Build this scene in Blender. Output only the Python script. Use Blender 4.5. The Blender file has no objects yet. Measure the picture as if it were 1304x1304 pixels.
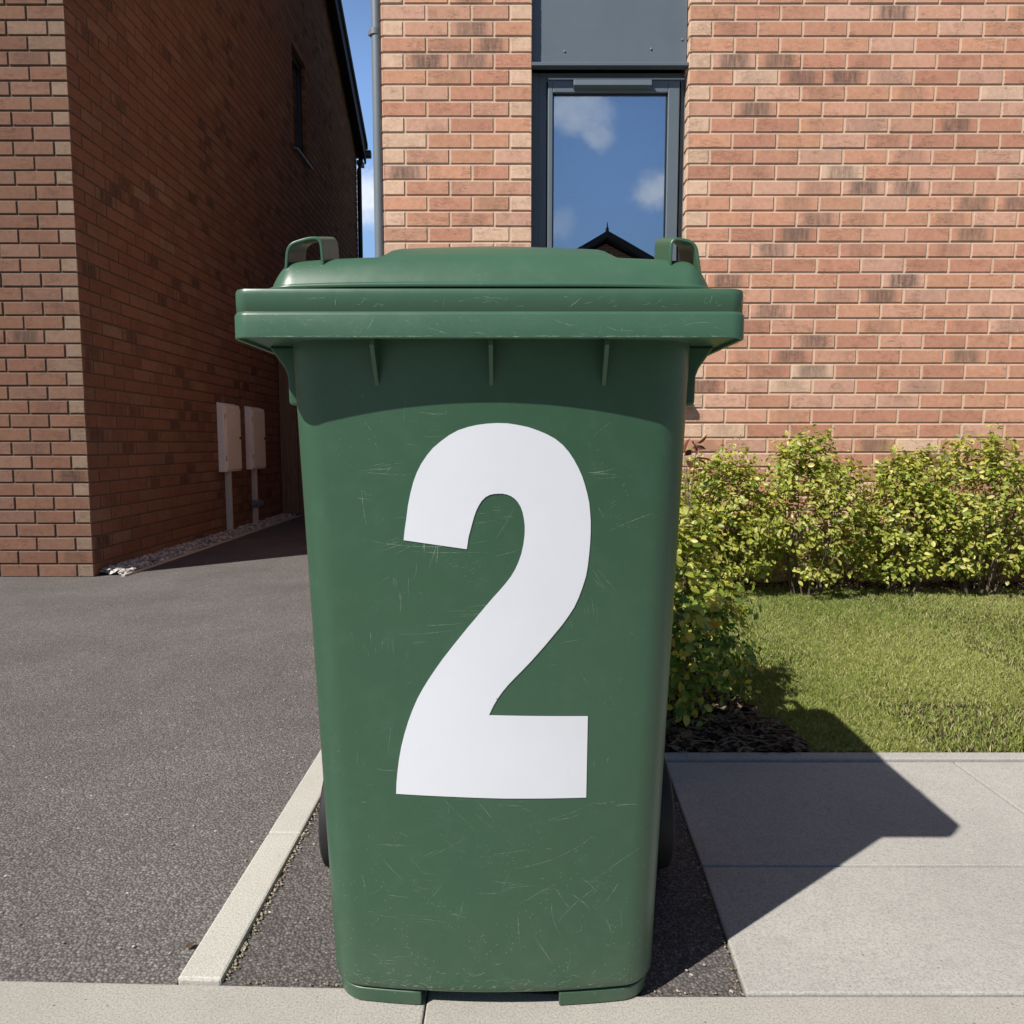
import bpy, bmesh, math, random
import numpy as np
from mathutils import Vector, Matrix
C = bpy.data.collections.new('scene'); bpy.context.scene.collection.children.link(C)
PI = math.pi
R = math.radians
rnd = random.Random(7)

# ------------------------------------------------------------------ helpers
class MB:
    """collects verts / faces of one mesh object"""
    def __init__(s): s.v = []; s.f = []; s.mi = []; s.col = []; s.uv = []; s.m = 0; s.c = None
    def face(s, pts, uv=None):
        n = len(s.v); s.v += [tuple(p) for p in pts]; s.f.append(tuple(range(n, n + len(pts))))
        s.mi.append(s.m); s.col.append(s.c); s.uv.append(uv)
    def raw(s, vs, fs):
        n = len(s.v); s.v += [tuple(p) for p in vs]
        for f in fs: s.f.append(tuple(i + n for i in f)); s.mi.append(s.m); s.col.append(s.c); s.uv.append(None)
    def box(s, a, b):
        (x0, y0, z0), (x1, y1, z1) = a, b
        v = [(x0,y0,z0),(x1,y0,z0),(x1,y1,z0),(x0,y1,z0),(x0,y0,z1),(x1,y0,z1),(x1,y1,z1),(x0,y1,z1)]
        s.raw(v, [(0,3,2,1),(4,5,6,7),(0,1,5,4),(1,2,6,5),(2,3,7,6),(3,0,4,7)])
    def prism(s, poly, axis, a, b):
        """poly: list of 2D points; axis 'x','y','z' = extrusion axis"""
        def p(u, w, t): return {'x': (t, u, w), 'y': (u, t, w), 'z': (u, w, t)}[axis]
        n = len(poly); v = [p(u, w, a) for u, w in poly] + [p(u, w, b) for u, w in poly]
        f = [tuple(range(n)), tuple(range(2*n-1, n-1, -1))] + [(i, i+n, (i+1) % n + n, (i+1) % n) for i in range(n)]
        s.raw(v, f)
    def tube(s, pts, r, n=12, cap=True):
        pts = [Vector(p) for p in pts]; rr = r if isinstance(r, (list, tuple)) else [r]*len(pts)
        vs = []; fs = []
        up = Vector((0.013, 0.021, 1))
        for i, p in enumerate(pts):
            d = (pts[min(i+1, len(pts)-1)] - pts[max(i-1, 0)]).normalized()
            a = d.cross(up)
            if a.length < .05: a = d.cross(Vector((1, 0.03, 0)))
            a.normalize(); b = d.cross(a)
            for k in range(n):
                t = 2*PI*k/n; vs.append(p + (a*math.cos(t) + b*math.sin(t))*rr[i])
        for i in range(len(pts)-1):
            for k in range(n):
                k2 = (k+1) % n; fs.append((i*n+k, i*n+k2, (i+1)*n+k2, (i+1)*n+k))
        if cap: fs.append(tuple(range(n-1, -1, -1))); fs.append(tuple((len(pts)-1)*n+k for k in range(n)))
        s.raw(vs, fs)
    def build(s, name, mats, parent=None, smooth=False, bevel=None, angle=None, weld=False):
        me = bpy.data.meshes.new(name); me.from_pydata(s.v, [], s.f)
        mats = mats if isinstance(mats, (list, tuple)) else [mats]
        for m in mats: me.materials.append(m)
        me.polygons.foreach_set('material_index', s.mi)
        if any(c is not None for c in s.col):
            ca = me.color_attributes.new('col', 'FLOAT_COLOR', 'CORNER'); L = []
            for f, c in zip(s.f, s.col): L += list(c or (.3,.3,.3,0))*len(f)
            ca.data.foreach_set('color', L)
        if any(u is not None for u in s.uv):
            ul = me.uv_layers.new(name='uv'); L = []
            for f, u in zip(s.f, s.uv):
                for k in range(len(f)): L += list(u[k]) if u else [0, 0]
            ul.data.foreach_set('uv', L)
        me.validate()
        bm = bmesh.new(); bm.from_mesh(me)
        if weld: bmesh.ops.remove_doubles(bm, verts=bm.verts, dist=1e-5)
        if not any(u is not None for u in s.uv): bmesh.ops.recalc_face_normals(bm, faces=bm.faces)
        bm.to_mesh(me); bm.free()
        o = bpy.data.objects.new(name, me); C.objects.link(o); o.parent = parent
        if smooth or angle: 
            me.polygons.foreach_set('use_smooth', [True]*len(me.polygons))
            if angle: me.set_sharp_from_angle(angle=R(angle))
        if bevel:
            b = o.modifiers.new('bevel', 'BEVEL'); b.width = bevel; b.segments = 2; b.limit_method = 'ANGLE'; b.angle_limit = R(40)
        me.update()
        return o

def npmesh(name, V, F, mats, parent=None, col=None, smooth=False):
    """V (n,3) array, F (m,k) array; col: per-face rgba"""
    me = bpy.data.meshes.new(name); m, k = F.shape
    me.vertices.add(len(V)); me.vertices.foreach_set('co', np.asarray(V, np.float32).ravel())
    me.loops.add(m*k); me.loops.foreach_set('vertex_index', F.astype(np.int32).ravel())
    me.polygons.add(m); me.polygons.foreach_set('loop_start', np.arange(0, m*k, k, dtype=np.int32))
    me.polygons.foreach_set('loop_total', np.full(m, k, np.int32))
    me.materials.append(mats)
    if col is not None:
        ca = me.color_attributes.new('col', 'FLOAT_COLOR', 'CORNER')
        ca.data.foreach_set('color', np.repeat(col, k, axis=0).astype(np.float32).ravel())
    me.update(calc_edges=True); me.validate()
    if smooth: me.polygons.foreach_set('use_smooth', [True]*len(me.polygons))
    o = bpy.data.objects.new(name, me); C.objects.link(o); o.parent = parent
    return o

def tag(o, label=None, cat=None, group=None, kind=None):
    if label: o['label'] = label
    if cat: o['category'] = cat
    if group: o['group'] = group
    if kind: o['kind'] = kind
    return o
def empty(name, loc, label, cat, group=None):
    o = bpy.data.objects.new(name, None); C.objects.link(o); o.location = loc; o.empty_display_size = .1
    return tag(o, label, cat, group)
def adopt(root):
    """children were built in world space: shift them so that the parent's location is cancelled"""
    bpy.context.view_layer.update()
    for ch in root.children:
        ch.matrix_parent_inverse = Matrix.Translation(-root.location)

# ------------------------------------------------------------------ node helpers
class NT:
    def __init__(s, name, world=False):
        if world: s.m = bpy.data.worlds.new(name)
        else: s.m = bpy.data.materials.new(name)
        s.m.use_nodes = True; s.t = s.m.node_tree; s.t.nodes.clear()
    def n(s, typ, **kw):
        nd = s.t.nodes.new('ShaderNode' + typ)
        ins = kw.pop('ins', {})
        for k, v in kw.items(): setattr(nd, k, v)
        for k, v in ins.items(): s.set(nd.inputs[k], v)
        return nd
    def set(s, sock, v):
        if isinstance(v, bpy.types.NodeSocket): s.t.links.new(v, sock)
        elif isinstance(v, bpy.types.Node): s.t.links.new(v.outputs[0], sock)
        else:
            if sock.type == 'RGBA' and len(v) == 3: v = (*v, 1)
            sock.default_value = v
    def math(s, op, a, b=0.0, c=0.0, clamp=False):
        nd = s.n('Math', operation=op, use_clamp=clamp); s.set(nd.inputs[0], a); s.set(nd.inputs[1], b); s.set(nd.inputs[2], c); return nd.outputs[0]
    def mix(s, fac, a, b, blend='MIX'):
        nd = s.n('Mix', data_type='RGBA', blend_type=blend); s.set(nd.inputs[0], fac); s.set(nd.inputs[6], a); s.set(nd.inputs[7], b); return nd.outputs[2]
    def ramp(s, fac, stops, interp='LINEAR'):
        nd = s.n('ValToRGB'); cr = nd.color_ramp; cr.interpolation = interp
        while len(cr.elements) < len(stops): cr.elements.new(.5)
        for e, (p, c) in zip(cr.elements, stops):
            e.position = p; e.color = (c, c, c, 1) if isinstance(c, (int, float)) else (*c, 1)
        s.set(nd.inputs[0], fac); return nd.outputs[0]
    def obj(s): return s.n('TexCoord').outputs['Object']
    def mapped(s, scale=(1,1,1), rot=(0,0,0), src=None, loc=(0,0,0)):
        nd = s.n('Mapping'); s.set(nd.inputs[0], src or s.obj()); nd.inputs['Scale'].default_value = scale
        nd.inputs['Rotation'].default_value = rot; nd.inputs['Location'].default_value = loc; return nd.outputs[0]
    def noise(s, vec, scale, detail=4, rough=.55, dist=0):
        nd = s.n('TexNoise', ins={'Vector': vec, 'Scale': scale, 'Detail': detail, 'Roughness': rough, 'Distortion': dist}); return nd.outputs[0]
    def voro(s, vec, scale, feature='F1', out=0):
        nd = s.n('TexVoronoi', feature=feature, ins={'Vector': vec, 'Scale': scale}); return nd.outputs[out]
    def bump(s, h, strength=.3, dist=.002, normal=None):
        nd = s.n('Bump', ins={'Height': h, 'Strength': strength, 'Distance': dist})
        if normal is not None: s.set(nd.inputs['Normal'], normal)
        return nd.outputs[0]
    def pbr(s, **kw):
        ins = {k.replace('_', ' '): v for k, v in kw.items()}
        b = s.n('BsdfPrincipled', ins=ins); o = s.n('OutputMaterial'); s.t.links.new(b.outputs[0], o.inputs[0]); s.b = b; return s.m
    def out(s, sh):
        o = s.n('OutputMaterial'); s.set(o.inputs[0], sh); return s.m

# ------------------------------------------------------------------ materials
def mat_plastic(name='green_plastic', base=(.031,.083,.047), rough=.36):
    t = NT(name); o = t.obj()
    big = t.noise(o, 5, 5); mid = t.noise(o, 38, 6, .65)
    col = t.mix(t.ramp(big, [(.3, 0), (.7, 1)]), base, tuple(c*1.07+.001 for c in base))
    col = t.mix(t.math('MULTIPLY', t.ramp(mid, [(.50, 0), (.8, 1)]), .14), col, (.09,.17,.11))
    # fine dust and pin-prick scuffs
    sp = t.voro(o, 210, 'F1'); spm = t.ramp(sp, [(.05, 1), (.19, 0)])
    area = t.ramp(t.noise(t.mapped((1,1,1), loc=(3,1,7)), 7, 6, .7), [(.50, 0), (.70, 1)])
    z = t.n('SeparateXYZ', ins={0: o}).outputs[2]
    low = t.ramp(z, [(.02, 1), (.30, .15)])
    am = t.math('MULTIPLY', spm, t.math('MAXIMUM', t.math('MULTIPLY', area, .8), low), clamp=True)
    sel = t.ramp(t.voro(o, 210, 'F1', 1), [(.60, 0), (.64, 1)])
    am = t.math('MULTIPLY', am, t.math('MULTIPLY', sel, .75))
    col = t.mix(am, col, (.32,.42,.32))
    # hairline scratches in several directions
    tot = None
    for k, (ang, sc, th) in enumerate(((.35, 9, .010), (-.6, 7, .008), (1.3, 11, .010), (2.2, 6, .007))):
        v = t.mapped((1, .3, .18), (0, ang, 0), loc=(k*3.1, 0, k))
        e = t.voro(t.n('VectorMath', operation='ADD', ins={0: v, 1: t.n('VectorMath', operation='SCALE', ins={0: t.n('TexNoise', ins={'Vector': o, 'Scale': 6}).outputs[1], 'Scale': .12}).outputs[0]}).outputs[0], sc*2, 'DISTANCE_TO_EDGE')
        ln = t.ramp(e, [(0, 1), (th, 0)])
        msk = t.ramp(t.noise(t.mapped((1,1,1), loc=(k*5+1, 2, 3)), 14, 5, .7), [(.56, 0), (.66, 1)])
        ln = t.math('MULTIPLY', ln, msk)
        tot = ln if tot is None else t.math('MAXIMUM', tot, ln)
    col = t.mix(t.math('MULTIPLY', tot, .0), col, (.30,.42,.32))
    # grime low down
    gr = t.math('MULTIPLY', t.ramp(z, [(.0, 1), (.16, 0)]), t.ramp(t.noise(o, 16, 6, .7), [(.35, 0), (.75, .40)]))
    col = t.mix(gr, col, (.12,.14,.10))
    rg = t.n('MapRange', ins={0: mid, 3: rough-.07, 4: rough+.10}).outputs[0]
    nb = t.bump(t.noise(o, 900, 2), .10, .0004)
    nb = t.bump(t.noise(o, 12, 2), .10, .003, nb)
    return t.pbr(Base_Color=col, Roughness=rg, Normal=nb, Specular_IOR_Level=.5)

def mat_simple(name, base, rough=.5, metal=0, nscale=30, var=.12, bump=.05, bs=200, spec=.5):
    t = NT(name); o = t.obj()
    nz = t.noise(o, nscale, 5, .6)
    col = t.mix(t.ramp(nz, [(.3, 0), (.7, 1)]), tuple(c*(1-var) for c in base), tuple(min(1, c*(1+var)) for c in base))
    return t.pbr(Base_Color=col, Roughness=rough, Metallic=metal, Normal=t.bump(t.noise(o, bs, 3), bump, .002), Specular_IOR_Level=spec)

def mat_brick(name, mult=1.0):
    t = NT(name); o = t.obj()
    at = t.n('Attribute', attribute_name='col'); base = at.outputs['Color']; sm = at.outputs['Alpha']
    uv = t.n('UVMap', uv_map='uv').outputs[0]
    sx = t.n('SeparateXYZ', ins={0: uv})
    u = sx.outputs[0]
    # burnt patch in the middle of some bricks, drawn out vertically
    streak = t.noise(t.mapped((60, 60, 9)), 1, 5, .7)
    win = t.ramp(u, [(.08, 0), (.28, 1), (.72, 1), (.93, 0)], 'EASE')
    sm2 = t.math('MULTIPLY', t.math('MULTIPLY', sm, win), t.ramp(streak, [(.3, .25), (.62, 1)]))
    fine = t.noise(o, 55, 8, .75); grit = t.noise(o, 420, 3, .6)
    col = t.mix(t.ramp(fine, [(.28, 0), (.75, 1)]), t.mix(1, base, (.80,.74,.72), 'MULTIPLY'), t.mix(1, base, (1.17,1.20,1.22), 'MULTIPLY'))
    col = t.mix(t.math('MULTIPLY', t.ramp(grit, [(.52, 0), (.75, 1)]), .35), col, (.62,.46,.34))
    col = t.mix(sm2, col, (.15,.105,.085))
    # pale dusted edge
    edge = t.math('MAXIMUM', t.ramp(u, [(0, 1), (.05, 0), (.95, 0), (1, 1)]), t.ramp(sx.outputs[1], [(0, 1), (.12, 0), (.88, 0), (1, 1)]))
    col = t.mix(t.math('MULTIPLY', edge, .38), col, (.60,.42,.30))
    # creases in the clay
    cr = t.noise(t.mapped((7, 7, 30)), 1.7, 7, .72, .8)
    crl = t.ramp(t.math('ABSOLUTE', t.math('SUBTRACT', cr, .52)), [(0, 0), (.018, 1)])
    gate = t.ramp(t.noise(o, 11, 3), [(.50, 0), (.60, 1)])
    crd = t.math('SUBTRACT', 1, t.math('MULTIPLY', t.math('SUBTRACT', 1, crl), gate))
    col = t.mix(t.math('MULTIPLY', t.math('SUBTRACT', 1, crd), .32), col, (.20,.10,.065))
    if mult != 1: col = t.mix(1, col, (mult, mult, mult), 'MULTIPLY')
    h = t.math('ADD', t.math('MULTIPLY', fine, .6), t.math('MULTIPLY', grit, .35))
    nb = t.bump(h, .5, .0035); nb = t.bump(crd, .55, .0025, nb)
    return t.pbr(Base_Color=col, Roughness=.9, Normal=nb, Specular_IOR_Level=.2)

def mat_mortar(name, base=(.52,.40,.30)):
    t = NT(name); o = t.obj()
    col = t.mix(t.ramp(t.noise(o, 9, 6, .7), [(.3, 0), (.7, 1)]), tuple(c*.84 for c in base), tuple(c*1.08 for c in base))
    nb = t.bump(t.noise(o, 350, 4, .7), .5, .003)
    return t.pbr(Base_Color=col, Roughness=.95, Normal=nb, Specular_IOR_Level=.1)

def mat_asphalt(name, lo, hi, warm):
    t = NT(name); o = t.obj()
    vn = t.n('TexVoronoi', ins={'Vector': o, 'Scale': 230.0, 'Randomness': 1.0}); c = t.n('SeparateColor', ins={0: vn.outputs[1]}).outputs[0]
    d = vn.outputs[0]
    vn2 = t.n('TexVoronoi', ins={'Vector': o, 'Scale': 560.0}); c2 = t.n('SeparateColor', ins={0: vn2.outputs[1]}).outputs[0]
    st = t.ramp(c, [(0, lo), (.55, tuple((a+b)/2 for a, b in zip(lo, hi))), (.93, hi), (1, warm)])
    st = t.mix(.35, st, t.ramp(c2, [(0, lo), (1, hi)]))
    pit = t.ramp(d, [(.30, 0), (.62, 1)])
    col = t.mix(t.math('MULTIPLY', pit, .62), st, tuple(c*.35 for c in lo))
    fl = t.n('TexVoronoi', ins={'Vector': o, 'Scale': 60.0}); fc = t.n('SeparateColor', ins={0: fl.outputs[1]}).outputs[0]
    flm = t.math('MULTIPLY', t.ramp(fl.outputs[0], [(.13, 1), (.17, 0)]), t.ramp(fc, [(.955, 0), (.96, 1)]))
    col = t.mix(t.math('MULTIPLY', flm, .8), col, (.55,.50,.42))
    big = t.ramp(t.noise(o, 2.2, 6, .65), [(.3, .82), (.7, 1.14)])
    col = t.mix(1, col, big, 'MULTIPLY')
    h = t.math('ADD', t.math('MULTIPLY', t.math('SUBTRACT', 1, d), 1.0), t.math('ADD', t.math('MULTIPLY', c, .8), t.noise(o, 60, 5, .7)))
    nb = t.bump(h, .55, .0035)
    nb = t.bump(t.noise(o, 9, 4), .25, .01, nb)
    return t.pbr(Base_Color=col, Roughness=.85, Normal=nb, Specular_IOR_Level=.25)

def mat_concrete(name, base, speck=.5):
    t = NT(name); o = t.obj()
    big = t.noise(o, 3, 7, .65); fine = t.noise(o, 330, 3, .8); mid = t.noise(o, 28, 6, .7)
    col = t.mix(t.ramp(big, [(.3, 0), (.7, 1)]), tuple(c*.88 for c in base), tuple(c*1.06 for c in base))
    col = t.mix(t.math('MULTIPLY', t.ramp(fine, [(.35, 1), (.52, 0)]), speck), col, tuple(c*.55 for c in base))
    col = t.mix(t.math('MULTIPLY', t.ramp(fine, [(.58, 0), (.72, 1)]), speck*.6), col, tuple(min(.85, c*1.5) for c in base))
    col = t.mix(t.math('MULTIPLY', t.ramp(mid, [(.5, 0), (.72, 1)]), .28), col, tuple(c*.66 for c in base))
    vn = t.n('TexVoronoi', ins={'Vector': o, 'Scale': 85.0}); vc = t.n('SeparateColor', ins={0: vn.outputs[1]}).outputs[0]
    pit = t.math('MULTIPLY', t.ramp(vn.outputs[0], [(.10, 1), (.16, 0)]), t.ramp(vc, [(.90, 0), (.91, 1)]))
    col = t.mix(t.math('MULTIPLY', pit, .7), col, tuple(c*.3 for c in base))
    nb = t.bump(t.math('SUBTRACT', t.math('ADD', fine, t.math('MULTIPLY', mid, .6)), pit), .4, .0022)
    return t.pbr(Base_Color=col, Roughness=.88, Normal=nb, Specular_IOR_Level=.25)

def mat_leaf(name, trans=.35, rough=.42, gloss=.5):
    t = NT(name); at = t.n('Attribute', attribute_name='col').outputs['Color']; o = t.obj()
    col = t.mix(t.ramp(t.noise(o, 160, 3), [(.35, 0), (.65, 1)]), t.mix(1, at, (.82,.85,.8), 'MULTIPLY'), at)
    b = t.n('BsdfPrincipled', ins={'Base Color': col, 'Roughness': rough, 'Specular IOR Level': gloss})
    tr = t.n('BsdfTranslucent', ins={'Color': t.mix(1, col, (1.25,1.35,.7), 'MULTIPLY')})
    mx = t.n('MixShader', ins={0: trans}); t.set(mx.inputs[1], b); t.set(mx.inputs[2], tr)
    return t.out(mx)

def mat_soil():
    t = NT('bark_soil'); o = t.obj()
    c = t.n('SeparateColor', ins={0: t.voro(o, 75, 'F1', 1)}).outputs[0]
    col = t.ramp(c, [(0, (.020,.013,.009)), (.6, (.050,.033,.023)), (.9, (.10,.07,.048)), (1, (.20,.15,.11))])
    nb = t.bump(t.math('ADD', t.noise(o, 90, 6, .8), t.voro(o, 75)), 1, .012)
    return t.pbr(Base_Color=col, Roughness=.95, Normal=nb, Specular_IOR_Level=.15)

def mat_glass(name, refl=.5):
    t = NT(name); o = t.obj()
    nb = t.bump(t.noise(o, 1.3, 2), .02, .02)
    g = t.n('BsdfGlossy', ins={'Color': (.86,.93,1,1), 'Roughness': .0, 'Normal': nb})
    tr = t.n('BsdfTransparent', ins={'Color': (.62,.68,.70,1)})
    fr = t.n('LayerWeight', ins={'Blend': .25}).outputs[1]
    f = t.math('ADD', refl, t.math('MULTIPLY', fr, .5), clamp=True)
    mx = t.n('MixShader', ins={0: f}); t.set(mx.inputs[1], tr); t.set(mx.inputs[2], g)
    return t.out(mx)

def mat_vinyl():
    t = NT('vinyl_white'); o = t.obj()
    col = t.mix(t.ramp(t.noise(o, 5, 5), [(.35, 0), (.7, 1)]), (.66,.69,.75), (.63,.655,.705))
    ln = t.ramp(t.noise(t.mapped((40, 40, 3), (0, .5, 0)), 4, 6, .7), [(.66, 0), (.74, 1)])
    ln2 = t.ramp(t.noise(t.mapped((3, 3, 60), (0, .1, 0)), 3, 6, .7), [(.66, 0), (.74, 1)])
    col = t.mix(t.math('MULTIPLY', t.math('MAXIMUM', ln, ln2), .16), col, (.42,.45,.46))
    v = t.n('TexVoronoi', ins={'Vector': o, 'Scale': 55.0}); sel = t.n('SeparateColor', ins={0: v.outputs[1]}).outputs[0]
    dot = t.math('MULTIPLY', t.ramp(v.outputs[0], [(.035, 1), (.06, 0)]), t.ramp(sel, [(.90, 0), (.91, 1)]))
    col = t.mix(t.math('MULTIPLY', dot, .7), col, (.12,.13,.12))
    nb = t.bump(t.noise(o, 700, 2), .05, .001); nb = t.bump(t.noise(o, 18, 3), .12, .003, nb)
    return t.pbr(Base_Color=col, Roughness=.40, Normal=nb)

def mat_wood():
    t = NT('fence_timber'); o = t.obj()
    g = t.noise(t.mapped((18, 18, 1.2)), 3, 8, .7, .6)
    col = t.ramp(g, [(.25, (.10,.062,.036)), (.6, (.20,.13,.078)), (.8, (.28,.19,.12))])
    kn = t.ramp(t.voro(t.mapped((5, 5, 2.2)), 1.6), [(.03, 1), (.07, 0)])
    col = t.mix(kn, col, (.04,.02,.013))
    return t.pbr(Base_Color=col, Roughness=.8, Normal=t.bump(g, .4, .004))

def mat_scratch():
    t = NT('pale_scratch'); o = t.obj()
    a = t.ramp(t.noise(o, 120, 4, .8), [(.38, 0), (.62, 1)])
    b = t.n('BsdfPrincipled', ins={'Base Color': (.36,.47,.37,1), 'Roughness': .6})
    tr = t.n('BsdfTransparent'); mx = t.n('MixShader', ins={0: t.math('MULTIPLY', a, .52)}); t.set(mx.inputs[1], tr); t.set(mx.inputs[2], b)
    return t.out(mx)

def mat_attr(name, rough=.9):
    t = NT(name); at = t.n('Attribute', attribute_name='col').outputs['Color']; o = t.obj()
    col = t.mix(t.ramp(t.noise(o, 150, 4), [(.3, 0), (.7, 1)]), t.mix(1, at, (.7,.7,.7), 'MULTIPLY'), at)
    return t.pbr(Base_Color=col, Roughness=rough, Specular_IOR_Level=.2, Normal=t.bump(t.noise(o, 200, 3), .4, .002))

M = dict(
    plastic=mat_plastic(), lidplastic=mat_plastic('faded_green_plastic', (.043,.104,.062), .33), scratch=mat_scratch(),
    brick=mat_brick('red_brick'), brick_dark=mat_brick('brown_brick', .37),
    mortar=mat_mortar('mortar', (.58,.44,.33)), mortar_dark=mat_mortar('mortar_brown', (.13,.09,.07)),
    grey=mat_simple('anthracite_coating', (.105,.135,.165), .45, 0, 6, .05, .04, 500),
    greydark=mat_simple('anthracite_frame', (.085,.11,.135), .4, 0, 6, .05, .03, 500),
    pipe=mat_simple('grey_pipe', (.16,.19,.215), .38, 0, 8, .05, .02, 300),
    black=mat_simple('black_plastic', (.012,.013,.015), .4, 0, 12, .15, .02, 300),
    rubber=mat_simple('rubber', (.014,.014,.015), .75, 0, 40, .2, .15, 400),
    tile=mat_simple('roof_tile', (.045,.045,.05), .7, 0, 9, .2, .2, 60),
    meter=mat_simple('meter_box_plastic', (.80,.78,.74), .5, 0, 10, .05, .03, 300),
    conduit=mat_simple('grey_conduit', (.50,.50,.48), .5, 0, 20, .06, .03, 200),
    white=mat_vinyl(),
    asphalt=mat_asphalt('driveway_asphalt', (.104,.095,.091), (.255,.236,.225), (.40,.36,.33)),
    asphalt2=mat_asphalt('strip_asphalt', (.088,.079,.075), (.215,.195,.185), (.34,.30,.28)),
    road=mat_asphalt('road_asphalt', (.05,.047,.045), (.12,.11,.10), (.25,.22,.2)),
    conc=mat_concrete('pavement_concrete', (.385,.366,.328), .85),
    slab=mat_concrete('slab_concrete', (.385,.375,.35), .8),
    kerb=mat_concrete('edging_concrete', (.49,.475,.425), .8),
    leaf=mat_leaf('hedge_leaf'), grass=mat_leaf('grass_blade', .3, .6, .25),
    soil=mat_soil(), glass=mat_glass('window_glass', .38), wood=mat_wood(), bits=mat_attr('litter'),
    inside=mat_simple('room_wall', (.07,.07,.075), .9), blind=mat_simple('blind_white', (.7,.72,.75), .7),
    stem=mat_simple('stem_bark', (.13,.095,.065), .85, 0, 60, .3, .4, 200),
)

# ------------------------------------------------------------------ sun, sky, camera
SUN_EL, SUN_AZ = 48.3, 40.8         # elevation; light travels towards +X turned by AZ to +Y
SUNCOL = (1.0, .945, .87)
def lighting():
    el, az = R(SUN_EL), R(SUN_AZ)
    d = Vector((math.cos(az)*math.cos(el), math.sin(az)*math.cos(el), -math.sin(el)))
    L = bpy.data.lights.new('sun', 'SUN'); L.energy = 5.0; L.angle = R(.53); L.color = SUNCOL
    o = bpy.data.objects.new('sun', L); C.objects.link(o); o.location = (-6, -5, 9)
    o.rotation_euler = d.to_track_quat('-Z', 'Y').to_euler()
    t = NT('World', world=True); w = t.m; bpy.context.scene.world = w
    sky = t.n('TexSky', sky_type='NISHITA'); sky.sun_disc = False
    sky.sun_elevation = el; sky.sun_rotation = math.atan2(-d.x, -d.y)
    sky.altitude = 50; sky.air_density = 1.0; sky.dust_density = .2; sky.ozone_density = 2.2
    gen = t.n('TexCoord').outputs['Generated']
    wob = t.n('VectorMath', operation='SUBTRACT', ins={0: t.n('TexNoise', ins={'Vector': gen, 'Scale': 9.0, 'Detail': 8.0, 'Roughness': .62}).outputs[1], 1: (.5,.5,.5)}).outputs[0]
    # cumulus puffs: direction, size, weight
    puffs = [((-.195, 1, .335), .050, .9), ((-.205, 1, .30), .04, .7), 
             ((.075, -1, .420), .042, .65), ((.108, -1, .398), .022, .6), ((.186, -1, .332), .034, .8), ((.205, -1, .345), .030, .8), ((.060, -1, .286), .022, .25),
             ((1, -.3, .35), .16, .7), ((.7, -1, .3), .14, .8)]
    tot = None
    for dv, r, wgt in puffs:
        v = Vector(dv).normalized(); amp = r*3.0
        ds = t.n('VectorMath', operation='SUBTRACT', ins={0: gen, 1: tuple(v)}).outputs[0]
        ds = t.n('VectorMath', operation='ADD', ins={0: ds, 1: t.n('VectorMath', operation='SCALE', ins={0: wob, 'Scale': min(amp, .16)}).outputs[0]}).outputs[0]
        ds = t.n('VectorMath', operation='MULTIPLY', ins={0: ds, 1: (1, 1, 1.5)}).outputs[0]
        ln = t.n('VectorMath', operation='LENGTH', ins={0: ds}).outputs[1]
        mk = t.n('MapRange', interpolation_type='SMOOTHSTEP', ins={0: ln, 1: r*1.25, 2: r*.35, 3: 0.0, 4: wgt}).outputs[0]
        tot = mk if tot is None else t.math('MAXIMUM', tot, mk)
    grain = t.n('MapRange', ins={0: t.noise(gen, 30, 5, .6), 1: .3, 2: .6, 3: .65, 4: 1.0}).outputs[0]
    tot = t.math('MULTIPLY', tot, grain)
    skyc = t.mix(1, sky.outputs[0], (.95,1.0,1.08), 'MULTIPLY')
    # extra brightness put into the sky colour ahead and where the pane mirrors it
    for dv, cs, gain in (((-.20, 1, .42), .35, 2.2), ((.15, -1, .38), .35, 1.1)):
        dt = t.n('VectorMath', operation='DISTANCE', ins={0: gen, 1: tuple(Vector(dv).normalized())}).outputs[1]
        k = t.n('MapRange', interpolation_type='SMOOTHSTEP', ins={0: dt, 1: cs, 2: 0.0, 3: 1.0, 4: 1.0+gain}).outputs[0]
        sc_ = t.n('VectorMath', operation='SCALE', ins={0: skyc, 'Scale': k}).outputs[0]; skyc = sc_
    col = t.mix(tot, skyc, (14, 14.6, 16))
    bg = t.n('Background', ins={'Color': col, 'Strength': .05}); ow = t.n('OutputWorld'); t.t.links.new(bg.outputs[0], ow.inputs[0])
lighting()
cam = bpy.data.cameras.new('camera'); co = bpy.data.objects.new('camera', cam); C.objects.link(co)
cam.lens = 25.951; cam.sensor_width = 36; cam.clip_start = .02; cam.clip_end = 2000
co.location = (0, 0, .734); co.rotation_euler = (R(90 - 5.2878), 0, 0)
S = bpy.context.scene; S.camera = co
S.view_settings.view_transform = 'Standard'; S.view_settings.look = 'None'; S.view_settings.exposure = 0.40; S.view_settings.gamma = 1
S.render.resolution_x = S.render.resolution_y = 1024
S.cycles.use_denoising = True; S.cycles.max_bounces = 8; S.cycles.transparent_max_bounces = 12

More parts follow.
